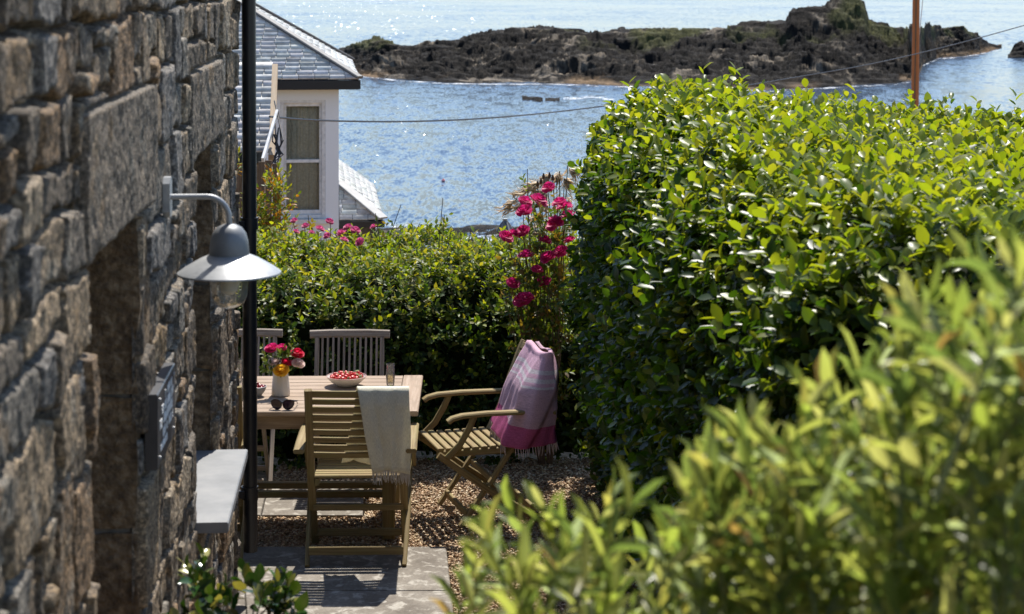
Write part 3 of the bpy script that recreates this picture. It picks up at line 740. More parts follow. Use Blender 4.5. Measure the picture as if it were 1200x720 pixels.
# ------------------------------------------------------------------ white house by the water
HU = Vector((-.10, 1, 0)).normalized()
hr = math.atan2(HU.y, HU.x)-math.pi/2
house = empty('white_house', (at(397, 0, 30.3).x, 30.3, -4), hr, 'white rendered house with hipped slate roof and tall sash window facing the garden', 'house')
Z0 = -4.0
mb = MB(); wz0, wz1 = -.60-Z0, 1.23-Z0; ev = 1.46-Z0; xl, xr = -.90, -.205
for c_ in ((-8, xl, 0, ev), (xr, 0, 0, ev), (xl, xr, 0, wz0), (xl, xr, wz1, ev)):
    mb.box(((c_[0]+c_[1])/2, .15, (c_[2]+c_[3])/2), (c_[1]-c_[0], .30, c_[3]-c_[2]), .001)
mb.box((-.15, 3.05, ev/2), (.3, 5.49, ev), .001); mb.box((-4, 5.75, ev/2), (8, .2, ev), .001)
mb.build('wall', M_white, house)
mb = MB()
for (a_, b_, c_, e_) in ((xl, xl+.055, wz0, wz1), (xr-.055, xr, wz0, wz1), (xl+.055, xr-.055, wz1-.05, wz1), (xl+.055, xr-.055, wz0, wz0+.06)):
    mb.box(((a_+b_)/2, .045, (c_+e_)/2), (b_-a_, .07, e_-c_))
zm = (wz0+wz1)/2-.03
for (a_, b_, c_, e_, yy) in ((xl+.055, xl+.095, wz0+.06, wz1-.05, .075), (xr-.095, xr-.055, wz0+.06, wz1-.05, .075), (xl+.095, xr-.095, zm-.025, zm+.025, .07), (xl+.095, xr-.095, wz0+.06, wz0+.13, .075), (xl+.095, xr-.095, wz1-.10, wz1-.05, .075)):
    mb.box(((a_+b_)/2, yy, (c_+e_)/2), (b_-a_, .045, e_-c_))
wf = mb.build('window', M_white_paint, house)
mb = MB(); mb.box(((xl+xr)/2, -.03, wz0-.035), (xr-xl+.16, .12, .07)); mb.build('sill', M_white_paint, wf)
mb = MB(); mb.box(((xl+xr)/2, .085, (wz0+zm)/2), (xr-xl-.18, .006, zm-wz0-.1)); mb.build('pane', M_pane, wf)
mb = MB(); mb.box(((xl+xr)/2, .085, (wz1+zm)/2), (xr-xl-.18, .006, wz1-zm-.1)); mb.build('pane', M_pane, wf)
nn = 60; rows = []
for i in range(nn+1):
    u = i/nn; row = []
    for z in np.linspace(wz0+.02, wz1-.03, 14): row.append((xl+.03+(xr-xl-.06)*u, .20+.018*math.sin(u*44)+.008*math.sin(u*17+z), z))
    rows.append(row)
mb = MB(); mb.grid(rows); mb.build('curtain', M_curtain, wf)
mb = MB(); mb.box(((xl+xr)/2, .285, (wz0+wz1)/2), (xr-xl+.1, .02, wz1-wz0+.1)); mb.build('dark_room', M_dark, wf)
# roof: slate courses
M_slate_roof = None
m, t, b, o = nt_of('glare_pale_slate'); M_slate_roof = m  # lichen-pale slate, lightened further to hold the sun's glare in its colour
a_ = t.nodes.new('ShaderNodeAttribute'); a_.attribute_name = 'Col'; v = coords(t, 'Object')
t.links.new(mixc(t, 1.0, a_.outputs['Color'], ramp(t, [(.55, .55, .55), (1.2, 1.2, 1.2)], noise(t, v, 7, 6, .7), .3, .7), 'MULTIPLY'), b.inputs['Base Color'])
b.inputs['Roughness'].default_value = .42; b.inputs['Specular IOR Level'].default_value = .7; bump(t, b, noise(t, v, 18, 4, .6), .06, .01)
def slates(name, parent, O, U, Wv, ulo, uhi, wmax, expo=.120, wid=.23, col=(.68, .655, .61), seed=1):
    "courses of slates on the plane O + u*U + w*Wv; ulo/uhi(w) bound each course"
    r = np.random.default_rng(seed); O, U, Wv = (np.array(q, float) for q in (O, U, Wv)); U = U/np.linalg.norm(U); Wv = Wv/np.linalg.norm(Wv); Nv = np.cross(U, Wv)
    flip = 1
    if Nv[2] < 0: Nv = -Nv; flip = -1
    V = []; Q = []; C = []; k = 0; w = 0
    while w < wmax:
        a0, a1 = ulo(w), uhi(w); u = a0-wid*(.5 if k % 2 else 0)
        while u < a1:
            ww = wid*r.uniform(.9, 1.1); x0, x1 = max(u, a0), min(u+ww-.008, a1)
            if x1-x0 > .02:
                b0 = w+r.uniform(-.008, .008); th = r.uniform(.012, .022); q0 = len(V); lift = r.uniform(.0, .004)
                def pt(uu, wv, nv): return O+U*uu+Wv*wv+Nv*nv
                l0, l1, m0, m1 = max(x0, ulo(b0)), min(x1, uhi(b0)), max(x0, ulo(b0+expo*1.3)), min(x1, uhi(b0+expo*1.3))
                l1 = max(l1, l0+.001); m1 = max(m1, m0+.001)
                V += [pt(l0, b0, .004), pt(l1, b0, .004), pt(l1, b0, .014+th+lift), pt(l0, b0, .014+th+lift), pt(m1, b0+expo*1.3, .012), pt(m0, b0+expo*1.3, .012)]
                Q += [(q0, q0+1, q0+2, q0+3), (q0+3, q0+2, q0+4, q0+5)] if flip > 0 else [(q0+3, q0+2, q0+1, q0), (q0+5, q0+4, q0+2, q0+3)]
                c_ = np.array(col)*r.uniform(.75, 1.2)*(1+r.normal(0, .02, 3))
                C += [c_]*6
            u += ww
        w += expo; k += 1
    return np_mesh(name, np.array(V), np.array(Q), M_slate_roof, parent, col=np.array(C), smooth=False)
ez = 1.56-Z0; pr = math.radians(31); cp, sp = math.cos(pr), math.sin(pr)
ex, ey = .30, -.26; depth = 6.4; run = depth/2; wl = run/cp
mb = MB()
for f4 in ([(ex, ey, ez), (-9, ey, ez), (-9, ey+run, ez+run*sp/cp), (ex-run, ey+run, ez+run*sp/cp)],
           [(ex, ey, ez), (ex-run, ey+run, ez+run*sp/cp), (ex-run, ey+run, ez+run*sp/cp), (ex, ey+depth, ez)],
           [(ex, ey+depth, ez), (ex-run, ey+run, ez+run*sp/cp), (-9, ey+run, ez+run*sp/cp), (-9, ey+depth, ez)]):
    n = len(mb.v); mb.v += [Vector(q) for q in f4]; mb.face([n, n+1, n+2, n+3] if f4[1] != f4[2] and f4[2] != f4[3] else [n, n+1, n+3])
n = len(mb.v); mb.v += [Vector((ex, ey, ez-.01)), Vector((-9, ey, ez-.01)), Vector((-9, ey+depth, ez-.01)), Vector((ex, ey+depth, ez-.01))]; mb.face([n, n+1, n+2, n+3])
rf = mb.build('roof', M_slate_dark, house, 0)
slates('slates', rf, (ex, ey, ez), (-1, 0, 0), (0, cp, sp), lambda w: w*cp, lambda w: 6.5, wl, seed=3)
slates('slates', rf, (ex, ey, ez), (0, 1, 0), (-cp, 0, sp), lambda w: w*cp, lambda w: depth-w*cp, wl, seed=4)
for p1, p2 in (((ex+.02, ey-.02, ez+.03), (ex-run, ey+run, ez+run*sp/cp+.04)), ((ex+.02, ey+depth+.02, ez+.03), (ex-run, ey+run, ez+run*sp/cp+.04)), ((ex-run, ey+run, ez+run*sp/cp+.04), (-9, ey+run, ez+run*sp/cp+.04))):
    mb = MB(); mb.bar(p1, p2, .13, .045, (0, 0, 1), .015); mb.build('ridge_tile', mat_noise('lead_hip', [(.07, .07, .075), (.13, .13, .13)], 6, .6), rf)
mb = MB(); mb.box((-4.35, ey+.02, ez-.085), (9.3, .10, .14)); mb.box((ex-.02, ey+depth/2, ez-.085), (.10, depth, .14))
mb.build('gutter', M_black, house)
# side extension with its own low hipped roof
ex2 = .70; ey2 = .72; ez2 = at(0, 259, 31).z-Z0; pr2 = math.radians(36); t2 = math.tan(pr2)
mb = MB(); top = (0.01, ey2+ex2, ez2+ex2*t2)
n = 0
mb.v += [Vector(q) for q in ((ex2, ey2, ez2), (.01, ey2, ez2), top, (.01, 6.0, ez2+ex2*t2), (ex2, 6.0, ez2))]; mb.face([0, 1, 2]); mb.face([0, 2, 3, 4]); mb.face([0, 4, 3, 1])
rf2 = mb.build('extension_roof', M_slate_dark, house, 0)
c2, s2 = math.cos(pr2), math.sin(pr2)
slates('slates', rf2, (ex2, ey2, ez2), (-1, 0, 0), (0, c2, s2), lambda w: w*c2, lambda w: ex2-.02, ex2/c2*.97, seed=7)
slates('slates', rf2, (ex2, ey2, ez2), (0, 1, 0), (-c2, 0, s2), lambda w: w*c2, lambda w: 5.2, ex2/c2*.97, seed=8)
mb = MB(); mb.bar((ex2+.01, ey2-.01, ez2+.035), (.03, ey2+ex2-.02, ez2+ex2*t2+.035), .20, .03, (0, 0, 1), .01); mb.build('ridge_tile', mat_noise('lead_cap', [(.26, .26, .26), (.36, .36, .36)], 6, .6), rf2)
mb = MB(); mb.box((ex2/2+.02, ey2-.0, ez2-.06), (ex2+.02, .09, .10)); mb.box((ex2-.01, ey2+2.5, ez2-.06), (.09, 4.9, .10)); mb.build('gutter', M_black, house)
mb = MB(); mb.box((.30, 3.2, (ez2-.02)/2), (.58, 4.6, ez2-.04), .001); mb.build('extension_wall', mat_noise('shaded_brown_wall', [(.07, .055, .045), (.13, .11, .09)], 4, .9), house)  # shade under the eave is put into this dark brown

# old slate roofed outbuilding between cottage and white house
ob = empty('stone_outbuilding', (at(316, 0, 22).x, 22, -3), hr, 'old stone outbuilding with pale slate roof and ragged timber verge behind the drainpipe', 'outbuilding')
oz = 3.0
p_lo, p_hi = 1.20+oz, 2.08+oz
mb = MB(); mb.box((-2.1, 1.25, (p_lo-.1)/2), (4.0, 2.4, p_lo-.2), .001); mb.build('wall', M_stone_brown, ob)
mb = MB(); n = 0
mb.v += [Vector(q) for q in ((.0, -.35, p_lo), (-4, -.35, p_lo), (-4, 1.35, p_hi), (.0, 1.35, p_hi), (0, 3, p_lo), (-4, 3, p_lo))]; mb.face([0, 1, 2, 3]); mb.face([3, 2, 5, 4]); mb.face([0, 3, 4]); mb.face([1, 5, 2])
orf = mb.build('roof', M_slate_dark, ob, 0)
an = math.atan2(p_hi-p_lo, 1.7)
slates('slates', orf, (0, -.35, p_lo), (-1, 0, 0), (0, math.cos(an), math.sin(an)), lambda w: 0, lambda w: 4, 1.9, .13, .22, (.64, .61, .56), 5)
mb = MB(); mb.bar((.03, -.42, p_lo-.06), (.03, 1.38, p_hi-.02), .07, .10, (0, 0, 1)); mb.build('verge_board', mat_wood('bleached_timber', [(.22, .15, .09), (.42, .33, .23)], (.3, .24, .17)), ob)
mb = MB(); iv = (Matrix.Translation(ob.location) @ Matrix.Rotation(hr, 4, 'Z')).inverted()
mb.bar(iv @ at(325, 131, 21.9), iv @ at(308, 188, 21.2), .03, .06, (0, 0, 1)); mb.build('fascia_board', M_white_paint, ob)
mb = MB(); 
for k in range(6):
    mb.tube([(.07+.03*math.sin(k*2), -.5+.1*k, p_lo+.1+.09*k)]+[(.10+.06*math.sin(q*3+k), -.45-.05*q, p_lo+.35-.12*q*(1+.2*k)+.06*math.sin(q*2+k)) for q in range(1, 6)], .009, 5)
mb.build('cable', M_black, ob)
# boarded fence below it
tf = empty('timber_fence', (at(312, 0, 20.5).x, 20.5, -2.6), 0, 'weathered brown board fence just left of the white house window', 'fence')
for k in range(12):
    mb = MB(); xx = .10-.075*k; hh = at(0, 192+4*math.sin(k*5), 20.5).z+2.6
    mb.box((xx, 0, hh/2), (.066, .02, hh)); mb.build('board', M_timber_dark, tf)
for rz_ in (2.6, 3.2): mb = MB(); mb.box((-.35, .03, rz_), (1.0, .03, .08)); mb.build('rail', M_timber_dark, tf)

# utility pole, wires
up = empty('utility_pole', (at(1068, 0, 60).x, 60, -7), 0, 'reddish brown wooden utility pole rising behind the clipped hedge', 'utility pole')
mb = MB(); mb.tube([(0, 0, 0), (.12, 0, 7), (.17, 0, 11.5)], .125, 14, [1, .92, .82]); mb.build('pole', M_pole, up)
mb = MB(); mb.tube([(.02, -.14, 4), (.10, -.14, 8), (.14, -.13, 11)], .02, 6); mb.build('cable_guard', M_timber_dark, up)
mb = MB(); mb.tube([tuple(at(1087, -60, 60)-Vector(up.location)), tuple(at(1072, 100, 60.2)-Vector(up.location)), (.1, 2, 2)], .012, 5); mb.build('stay_wire', mat_plain('grey_wire', (.4, .4, .42), .4), up)
def cable(name, pts, r, label):
    P = [at(*q) for q in pts]; mb = MB(); out = []
    for i in range(len(P)-1):   # Catmull-Rom
        p0, p1, p2, p3 = P[max(i-1, 0)], P[i], P[i+1], P[min(i+2, len(P)-1)]
        for k in range(8):
            t = k/8; out.append(.5*((2*p1)+(p2-p0)*t+(2*p0-5*p1+4*p2-p3)*t*t+(3*p1-p0-3*p2+p3)*t**3))
    out.append(P[-1]); mb.tube(out, r, 6); o = mb.build(name, M_black, None); tag(o, label, 'cable')
cable('overhead_cable', [(316, 137, 22), (380, 141.5, 23.5), (480, 142.5, 26), (580, 138, 29), (680, 128, 33), (800, 112, 37), (920, 93, 41), (1050, 69, 45), (1200, 30, 50), (1400, -30, 58)], .0125, 'thin black overhead cable sagging from the white house across the bay')
# mooring buoy
d_ = (CZ-SEA)*F/(213-HY)
by = empty('mooring_buoy', ((519.5-600)/F*d_, d_, SEA), 0, 'small pinkish red mooring buoy floating on the bay', 'buoy')
mb = MB(); mb.lathe([(.001, -.1), (.14, -.02), (.19, .1), (.15, .22), (.05, .29), (.03, .32), (.03, .40), (.001, .42)], 16); mb.build('float', mat_plain('buoy_red', (.55, .06, .06), .4), by)
mb = MB(); mb.lathe([(.192, .09), (.196, .12), (.185, .15)], 16); mb.build('band', M_white_paint, by); by.scale = (.75, .75, .6)

# ------------------------------------------------------------------ garden furniture
def table():
    L, D, H = 1.72, .98, .74
    t = empty('dining_table', (-.53-L/2, 11.39, 0), math.radians(1.0), 'rectangular weathered teak dining table laid with fruit, flowers and glasses', 'table')
    mb = MB(); hx, hy = L/2, D/2; th = .028
    for sx in (-1, 1): mb.box((sx*(hx-.06), 0, H-th/2), (.118, D, th), .005)
    n = 10; w = (D)/n
    for k in range(n): mb.box((0, -hy+w*(k+.5), H-th/2-.001), (L-.243, w-.006, th), .004)
    mb.build('tabletop', M_teak_table, t)
    for sy in (-1, 1):
        mb = MB(); mb.box((0, sy*(hy-.09), H-th-.045), (L-.2, .028, .085)); mb.build('apron', M_teak_table, t)
    for sx in (-1, 1):
        mb = MB(); mb.box((sx*(hx-.14), 0, H-th-.045), (.028, D-.24, .085)); mb.build('apron', M_teak_table, t)
        for sy in (-1, 1):
            mb = MB(); mb.box((sx*(hx-.17), sy*(hy-.13), (H-th)/2), (.07, .07, H-th-.002)); mb.build('leg', M_teak_olive, t)
        mb = MB(); mb.box((sx*(hx-.17), 0, .16), (.045, D-.34, .05)); mb.build('stretcher', M_teak_olive, t)
    for yy in (-.10, .10):
        mb = MB(); mb.box((0, yy, .18), (L-.4, .05, .035)); mb.build('stretcher', M_teak_olive, t)
    return t
table()
POST = [(-.425, .955), (-.40, .90), (-.345, .76), (-.275, .57), (-.20, .42), (-.10, .27), (.10, .0)]
def arm_chair(wood, label):
    t = empty('folding_armchair', (0, 0, 0), 0, label, 'chair', 'slatted folding armchairs around the table')
    hw = .262
    for s in (-1, 1):
        mb = MB(); mb.sweep([(s*(hw-.012), y, z) for y, z in POST], rect(.024, .042, .005), (1, 0, 0)); 
        # section axes: up = x so swap widths
        mb.build('back_post', wood, t)
        mb = MB(); mb.sweep([(s*(hw+.014), .235, .425), (s*(hw+.010), -.05, .215), (s*(hw-.004), -.375, .0)], rect(.040, .024, .005), (1, 0, 0)); mb.build('leg', wood, t)
        mb = MB(); x = s*(hw+.035)
        mb.sweep([(x, -.455, .635), (x, -.3, .645), (x, -.05, .650), (x, .10, .645), (x, .16, .632), (x, .185, .615)], rect(.058, .024, .008), (0, 0, 1)); mb.build('armrest', wood, t)
        mb = MB(); mb.sweep([(x, .03, .635), (x, .06, .57), (x, .115, .48), (x, .19, .41)], rect(.036, .024, .006), (1, 0, 0)); mb.build('arm_support', wood, t)
        mb = MB(); mb.box((s*(hw-.045), .0, .415), (.024, .46, .036)); mb.build('seat_rail', wood, t)
    mb = MB(); n = 9
    for k in range(n):
        y = -.235+.47*(k+.5)/n; mb.box((0, y, .443-.004*math.sin(k/8*3.14)), (2*hw-.06, .038, .016), .004)
    mb.build('seat', wood, t)
    mb = MB(); n = 9
    for k in range(n):
        f = k/(n-1); z = .93-f*.355; y = np.interp(z, [q[1] for q in POST][::-1], [q[0] for q in POST][::-1])+.004
        up_ = Vector((0, -.42, .9)); xx = hw-.024
        cur = [(-xx, y, z), (-xx*.5, y-.012, z), (0, y-.016, z), (xx*.5, y-.012, z), (xx, y, z)]
        mb.sweep(cur, rect(.014, .034 if k else .042, .003), up_)
    mb.build('backrest', wood, t)
    for (y, z, w, h) in ((-.33, .075, .022, .045), (.055, .065, .022, .04), (-.10, .245, .022, .035)):
        mb = MB(); mb.box((0, y, z), (2*hw-.03 if y > -.2 else 2*hw-.02, w, h)); mb.build('stretcher', wood, t)
    return t
C1 = arm_chair(M_teak_olive, 'slatted folding armchair seen from behind with cream throw over its back')
C1.location = (-.842, 10.83, .012); C1.rotation_euler.z = math.radians(1.5)
C2 = copy_tree(C1); C2['label'] = 'folding armchair almost hidden between the cottage corner and the drainpipe'
C2.location = (-1.745, 10.90, .012); C2.rotation_euler.z = math.radians(4)
C3 = copy_tree(C1); C3['label'] = 'folding armchair turned side on by the hedge with pink towel over its back'
C3.location = (-.27, 11.53, 0); C3.rotation_euler.z = math.radians(106)
def side_chair(label):
    t = empty('folding_chair', (0, 0, 0), 0, label, 'chair', 'grey slat-back folding chairs behind the table')
    wood = M_teak_grey; hw = .205
    for s in (-1, 1):
        mb = MB(); mb.sweep([(s*hw, -.30, .875), (s*hw, -.23, .60), (s*hw, -.16, .42), (s*hw, .02, .2), (s*hw, .20, 0)], rect(.036, .026, .005), (1, 0, 0)); mb.build('back_post', wood, t)
        mb = MB(); mb.sweep([(s*(hw-.035), .20, .42), (s*(hw-.035), -.22, .0)], rect(.036, .024, .005), (1, 0, 0)); mb.build('leg', wood, t)
    mb = MB(); mb.sweep([(-.252, -.305, .895), (-.12, -.317, .898), (.12, -.317, .898), (.252, -.305, .895)], rect(.030, .052, .012), (0, -.25, .97)); mb.build('top_rail', wood, t)
    mb = MB(); mb.box((0, -.20, .525), (2*hw-.03, .024, .040)); mb.build('lower_rail', wood, t)
    mb = MB()
    for k in range(11):
        x = -hw+.034+(2*hw-.068)*k/10; mb.bar((x, -.208, .54), (x, -.302, .878), .014, .010, (0, 1, 0), .003)
    mb.build('backrest', wood, t)
    mb = MB()
    for k in range(9): y = -.16+.38*(k+.5)/9; mb.box((0, y, .440), (2*hw+.02, .034, .016), .004)
    mb.build('seat', wood, t)
    for s in (-1, 1):
        mb = MB(); mb.box((s*(hw-.01), .03, .42), (.022, .38, .022)); mb.build('seat_rail', wood, t)
    for (y, z) in ((.14, .07), (-.16, .08), (.12, .27)):
        mb = MB(); mb.box((0, y, z), (2*hw-.08, .02, .034)); mb.build('stretcher', wood, t)
    return t
A1 = side_chair('grey slat-back chair behind the table to the right of the vase')
A1.location = (-1.02, 12.10, 0); A1.rotation_euler.z = math.radians(181)
A2 = copy_tree(A1); A2['label'] = 'grey slat-back chair partly hidden behind drainpipe and flowers'
A2.location = (-1.69, 12.12, 0); A2.rotation_euler.z = math.radians(183)

# ------------------------------------------------------------------ cloths
def mat_cloth(name, stripes, weave=700):
    "stripes: list of (v position, colour) constant bands down the length (UV v in metres)"
    m, t, b, o = nt_of(name)
    uv = t.nodes.new('ShaderNodeUVMap'); sp_ = t.nodes.new('ShaderNodeSeparateXYZ'); t.links.new(uv.outputs[0], sp_.inputs[0])
    r = t.nodes.new('ShaderNodeValToRGB'); r.color_ramp.interpolation = 'CONSTANT'; el = r.color_ramp.elements
    for i, (p, c) in enumerate(stripes):
        x = el[i] if i < 2 else el.new(p)
        x.position = p; x.color = (*c, 1)
    t.links.new(sp_.outputs[1], r.inputs[0])
    v = coords(t, 'UV', (1, 1, 1)); f = noise(t, coords(t, 'UV', (260, 60, 1)), 1, 3, .7); g = noise(t, v, 9, 4, .6)
    c = mixc(t, 1.0, r.outputs[0], ramp(t, [(.7, .7, .7), (1.15, 1.15, 1.15)], f, .3, .7), 'MULTIPLY')
    t.links.new(mixc(t, .5, c, ramp(t, [(.75, .75, .75), (1.1, 1.1, 1.1)], g, .3, .7), 'MULTIPLY'), b.inputs['Base Color'])
    b.inputs['Roughness'].default_value = .92; b.inputs['Specular IOR Level'].default_value = .15
    wv = t.nodes.new('ShaderNodeTexWave'); wv.inputs['Scale'].default_value = 60; wv.bands_direction = 'Y'; t.links.new(v, wv.inputs['Vector'])
    ad = t.nodes.new('ShaderNodeMath'); ad.operation = 'ADD'; t.links.new(wv.outputs['Fac'], ad.inputs[0]); t.links.new(f, ad.inputs[1])
    bump(t, b, ad.outputs[0], .35, .002)
    tr = t.nodes.new('ShaderNodeBsdfTranslucent'); t.links.new(c, tr.inputs[0]); mx = t.nodes.new('ShaderNodeMixShader'); mx.inputs[0].default_value = .18
    t.links.new(b.outputs[0], mx.inputs[1]); t.links.new(tr.outputs[0], mx.inputs[2]); t.links.new(mx.outputs[0], o.inputs[0])
    return m
def drape(name, chair, path, xfun, mat, label, cat, amp=.012, nf=3.0, seed=1, vlen=1.0, fringe=(True, True), frcol=None, fl=.05, xs_front=None):
    """cloth over the top rail; path (y,z) from the front hem over the rail to the rear hem in chair axes; xfun(t)->(x0,x1)"""
    r = random.Random(seed); nu, nv = 30, 60
    cum = [0]
    for i in range(1, len(path)): cum.append(cum[-1]+math.hypot(path[i][0]-path[i-1][0], path[i][1]-path[i-1][1]))
    Lt = cum[-1]; itop = max(range(len(path)), key=lambda i: path[i][1]); ttop = cum[itop]/Lt
    rows = []; uvs = []
    ph = [r.uniform(0, 6.28) for _ in range(6)]
    for j in range(nv+1):
        t = j/nv; y = np.interp(t*Lt, cum, [p[0] for p in path]); z = np.interp(t*Lt, cum, [p[1] for p in path])
        x0, x1 = xfun(t); dist = abs(t-ttop)*Lt
        sgn = -1 if t > ttop else 1
        g = min(1, dist/.25); row = []; uvr = []
        for i in range(nu+1):
            u = i/nu; x = x0+(x1-x0)*u
            fold = math.sin(u*nf*6.28+ph[0]+t*1.3*sgn)*.6+math.sin(u*nf*2.3*6.28+ph[1]+t*2)*.3+math.sin(u*nf*.5*6.28+ph[2])*.6+math.sin(t*17+u*5+ph[3])*.15
            dy = amp*g*fold+.004*math.sin(t*40+u*9+ph[4])*.6
            sag = .006*math.sin(u*6.28*nf*.5+ph[5])*(1 if t > .5 else 1)
            row.append(Vector((x+.006*g*math.sin(u*9+t*6+ph[3]), y+sgn*(abs(dy)*.9+.004*g), z+(sag if .02 < t < .98 else sag*2)*g)))
            uvr.append((u*.5, t*vlen))
        rows.append(row); uvs.append(uvr)
    # local sheet -> object placed like the chair
    root = empty(name, chair.location, chair.rotation_euler.z, label, cat)
    mb = MB(); mb.grid(rows, uvs); o = mb.build('cloth', mat, root, 180)
    md = o.modifiers.new('thickness', 'SOLIDIFY'); md.thickness = .005; md.offset = 0
    mb = MB()
    for end, on in ((0, fringe[0]), (nv, fringe[1])):
        if not on: continue
        for i in range(0, 2*nu+1):
            u = i/(2*nu); k = int(u*nu); f = u*nu-k; p = rows[end][k].lerp(rows[end][min(k+1, nu)], f)
            l = fl*r.uniform(.7, 1.15); sw = r.uniform(-.010, .010); s2_ = r.uniform(-.012, .012)
            mb.tube([p+Vector((0, 0, .004)), p+Vector((sw*.5, s2_*.4, -l*.5)), p+Vector((sw, s2_, -l))], .0021, 5, [1, 1.1, .6])
    if mb.v: mb.build('fringe', frcol, root)['kind'] = 'stuff'
    return root
CREAM = (.88, .84, .68)
M_throw = mat_cloth('cream_throw', [(0, CREAM), (.97, (.80, .74, .58))])
M_throw_fr = mat_noise('cream_fringe', [(.42, .36, .30), (.58, .53, .46)], 30, .9)
def xf(t):
    # rear part lies to the right over the post, the front tail hangs a little to the left
    k = np.interp(t, [0, .38, .5, 1], [-.085, -.01, .005, .095]); k2 = np.interp(t, [0, .38, .5, .75, 1], [.07, .26, .285, .292, .285]); return k, k2
drape('cream_throw', C1, [(-.215, .515), (-.25, .60), (-.32, .76), (-.375, .88), (-.40, .955), (-.425, .972), (-.452, .955), (-.462, .88), (-.45, .75), (-.435, .60), (-.43, .52)], xf, M_throw,
      'cream woven throw with knotted fringe hanging over the nearest chair back', 'throw', .016, 1.6, 5, 1.0, (False, True), M_throw_fr, .06)
PK, WH, DP = (.78, .50, .63), (.80, .72, .76), (.52, .12, .27)
M_towel = mat_cloth('pink_towel', [(0, PK), (.22, WH), (.262, PK), (.305, WH), (.350, PK), (.385, WH), (.41, (.62, .42, .51)), (.79, DP)])
def hood(name, chair, mat, label, cat, frcol):
    "towel hung over the near end of the top rail: wraps front, side and rear of the back"
    root = empty(name, chair.location, chair.rotation_euler.z, label, cat); r = random.Random(2)
    zs = [q[1] for q in POST][::-1]; yss = [q[0] for q in POST][::-1]; rows = []; uvs = []; nu, nv = 70, 56
    for j in range(nv+1):
        t = j/nv; z = .985-.505*max(t-.03, 0)/.97-.004*(t < .03); yf = np.interp(z, zs, yss)+.022; yt = -.432
        op = min(1, t/.06)**.5; yf = yt+(yf-yt)*op if t < .06 else yf; yr = yt-(.026+.012*t)*op
        xs_ = .275+.040*float(sstep(.94, .68, z)); g = min(1, t*2.2)
        poly = [(-.09-.115*t, yf+.004), (.06, yf+.012), (.20, yf+.012), (xs_-.02, yf+.006), (xs_, yf-.012), (xs_+.004, (yf+yr)/2), (xs_, yr+.012), (xs_-.03, yr), (.12, yr-.008), (-.06+.04*t, yr-.010)]
        cum = [0]
        for k in range(1, len(poly)): cum.append(cum[-1]+math.hypot(poly[k][0]-poly[k-1][0], poly[k][1]-poly[k-1][1]))
        row = []; uvr = []
        for i in range(nu+1):
            u = i/nu; c = u*cum[-1]; x = np.interp(c, cum, [p[0] for p in poly]); y = np.interp(c, cum, [p[1] for p in poly])
            nx_, ny_ = (0, 1) if u < .45 else ((1, 0) if u < .62 else (0, -1))
            f = math.sin(u*31+t*2.2)*.5+math.sin(u*57+1+t*3)*.35+math.sin(u*17+2-t*3.5)*.9+.3*math.sin(t*13+u*8)+.8*max(0, math.sin(u*11-t*4.5+1.2))**4
            uc = .68-.17*t; a_ = .012*g*(f+.9)+.034*g*float(sstep(uc+.035, uc, u))*float(sstep(.1, .32, u)); zz = z+.014*math.sin(u*9+1)*g*t-.035*t*t*math.sin(max(0, u-.3)*3.6)-.020*math.exp(-((u-.33)/.16)**2)*(1-t)**3-.022*math.exp(-((u-.85)/.12)**2)*(1-t)**3
            row.append(Vector((-(x+nx_*a_), y+ny_*a_, zz))); vv = t+.02*math.sin(u*7); vv = vv if u < uc or vv > .79 else .43+.36*vv/.79; uvr.append((u*.8, vv))
        rows.append(row); uvs.append(uvr)
    mb = MB(); mb.grid(rows, uvs); o = mb.build('cloth', mat, root, 180)
    md = o.modifiers.new('thickness', 'SOLIDIFY'); md.thickness = .004; md.offset = 0
    mb = MB()
    for p in rows[nv]:
        for q in range(1):
            l = .055*r.uniform(.75, 1.15); a_, b_ = r.uniform(-.012, .012), r.uniform(-.012, .012)
            mb.tube([p+Vector((0, 0, .004)), p+Vector((a_*.4, b_*.5, -l*.5)), p+Vector((a_, b_, -l))], .0022, 5, [1, 1.2, .6])
    mb.build('fringe', frcol, root)['kind'] = 'stuff'
hood('pink_towel', C3, M_towel, 'pink and white striped hammam towel with tasselled ends draped over the side-on chair', 'towel', mat_noise('pale_tassel', [(.45, .36, .38), (.62, .55, .55)], 30, .9))

# ------------------------------------------------------------------ things on the table
TZ = .741
M_ceramic = mat_noise('cream_ceramic', [(.58, .56, .50), (.68, .66, .60)], 8, .4)
def on_table(px, py):
    d = (CZ-TZ)*F/(py-HY); return Vector(((px-600)/F*d, d, TZ))
vs = empty('flower_vase', on_table(329, 463), 0, 'cream ribbed ceramic vase holding roses on the table', 'vase')
mb = MB(); n = 40
prof = [(.001, .001), (.052, .001), (.054, .006), (.050, .05), (.045, .10), (.040, .14), (.039, .165), (.043, .178), (.040, .178), (.036, .16), (.040, .10), (.045, .02), (.001, .012)]
b0 = len(mb.v)
for (r_, z) in prof:
    for j in range(n): rr = r_*(1+.03*math.cos(j*6.283/n*10)*(1 if .01 < z < .15 else 0)); mb.v.append(Vector((rr*math.cos(j*6.28319/n), rr*math.sin(j*6.28319/n), z)))
for i in range(len(prof)-1):
    for j in range(n): j2 = (j+1) % n; mb.face([b0+i*n+j, b0+i*n+j2, b0+(i+1)*n+j2, b0+(i+1)*n+j])
mb.build('vase_body', M_ceramic, vs, 60)
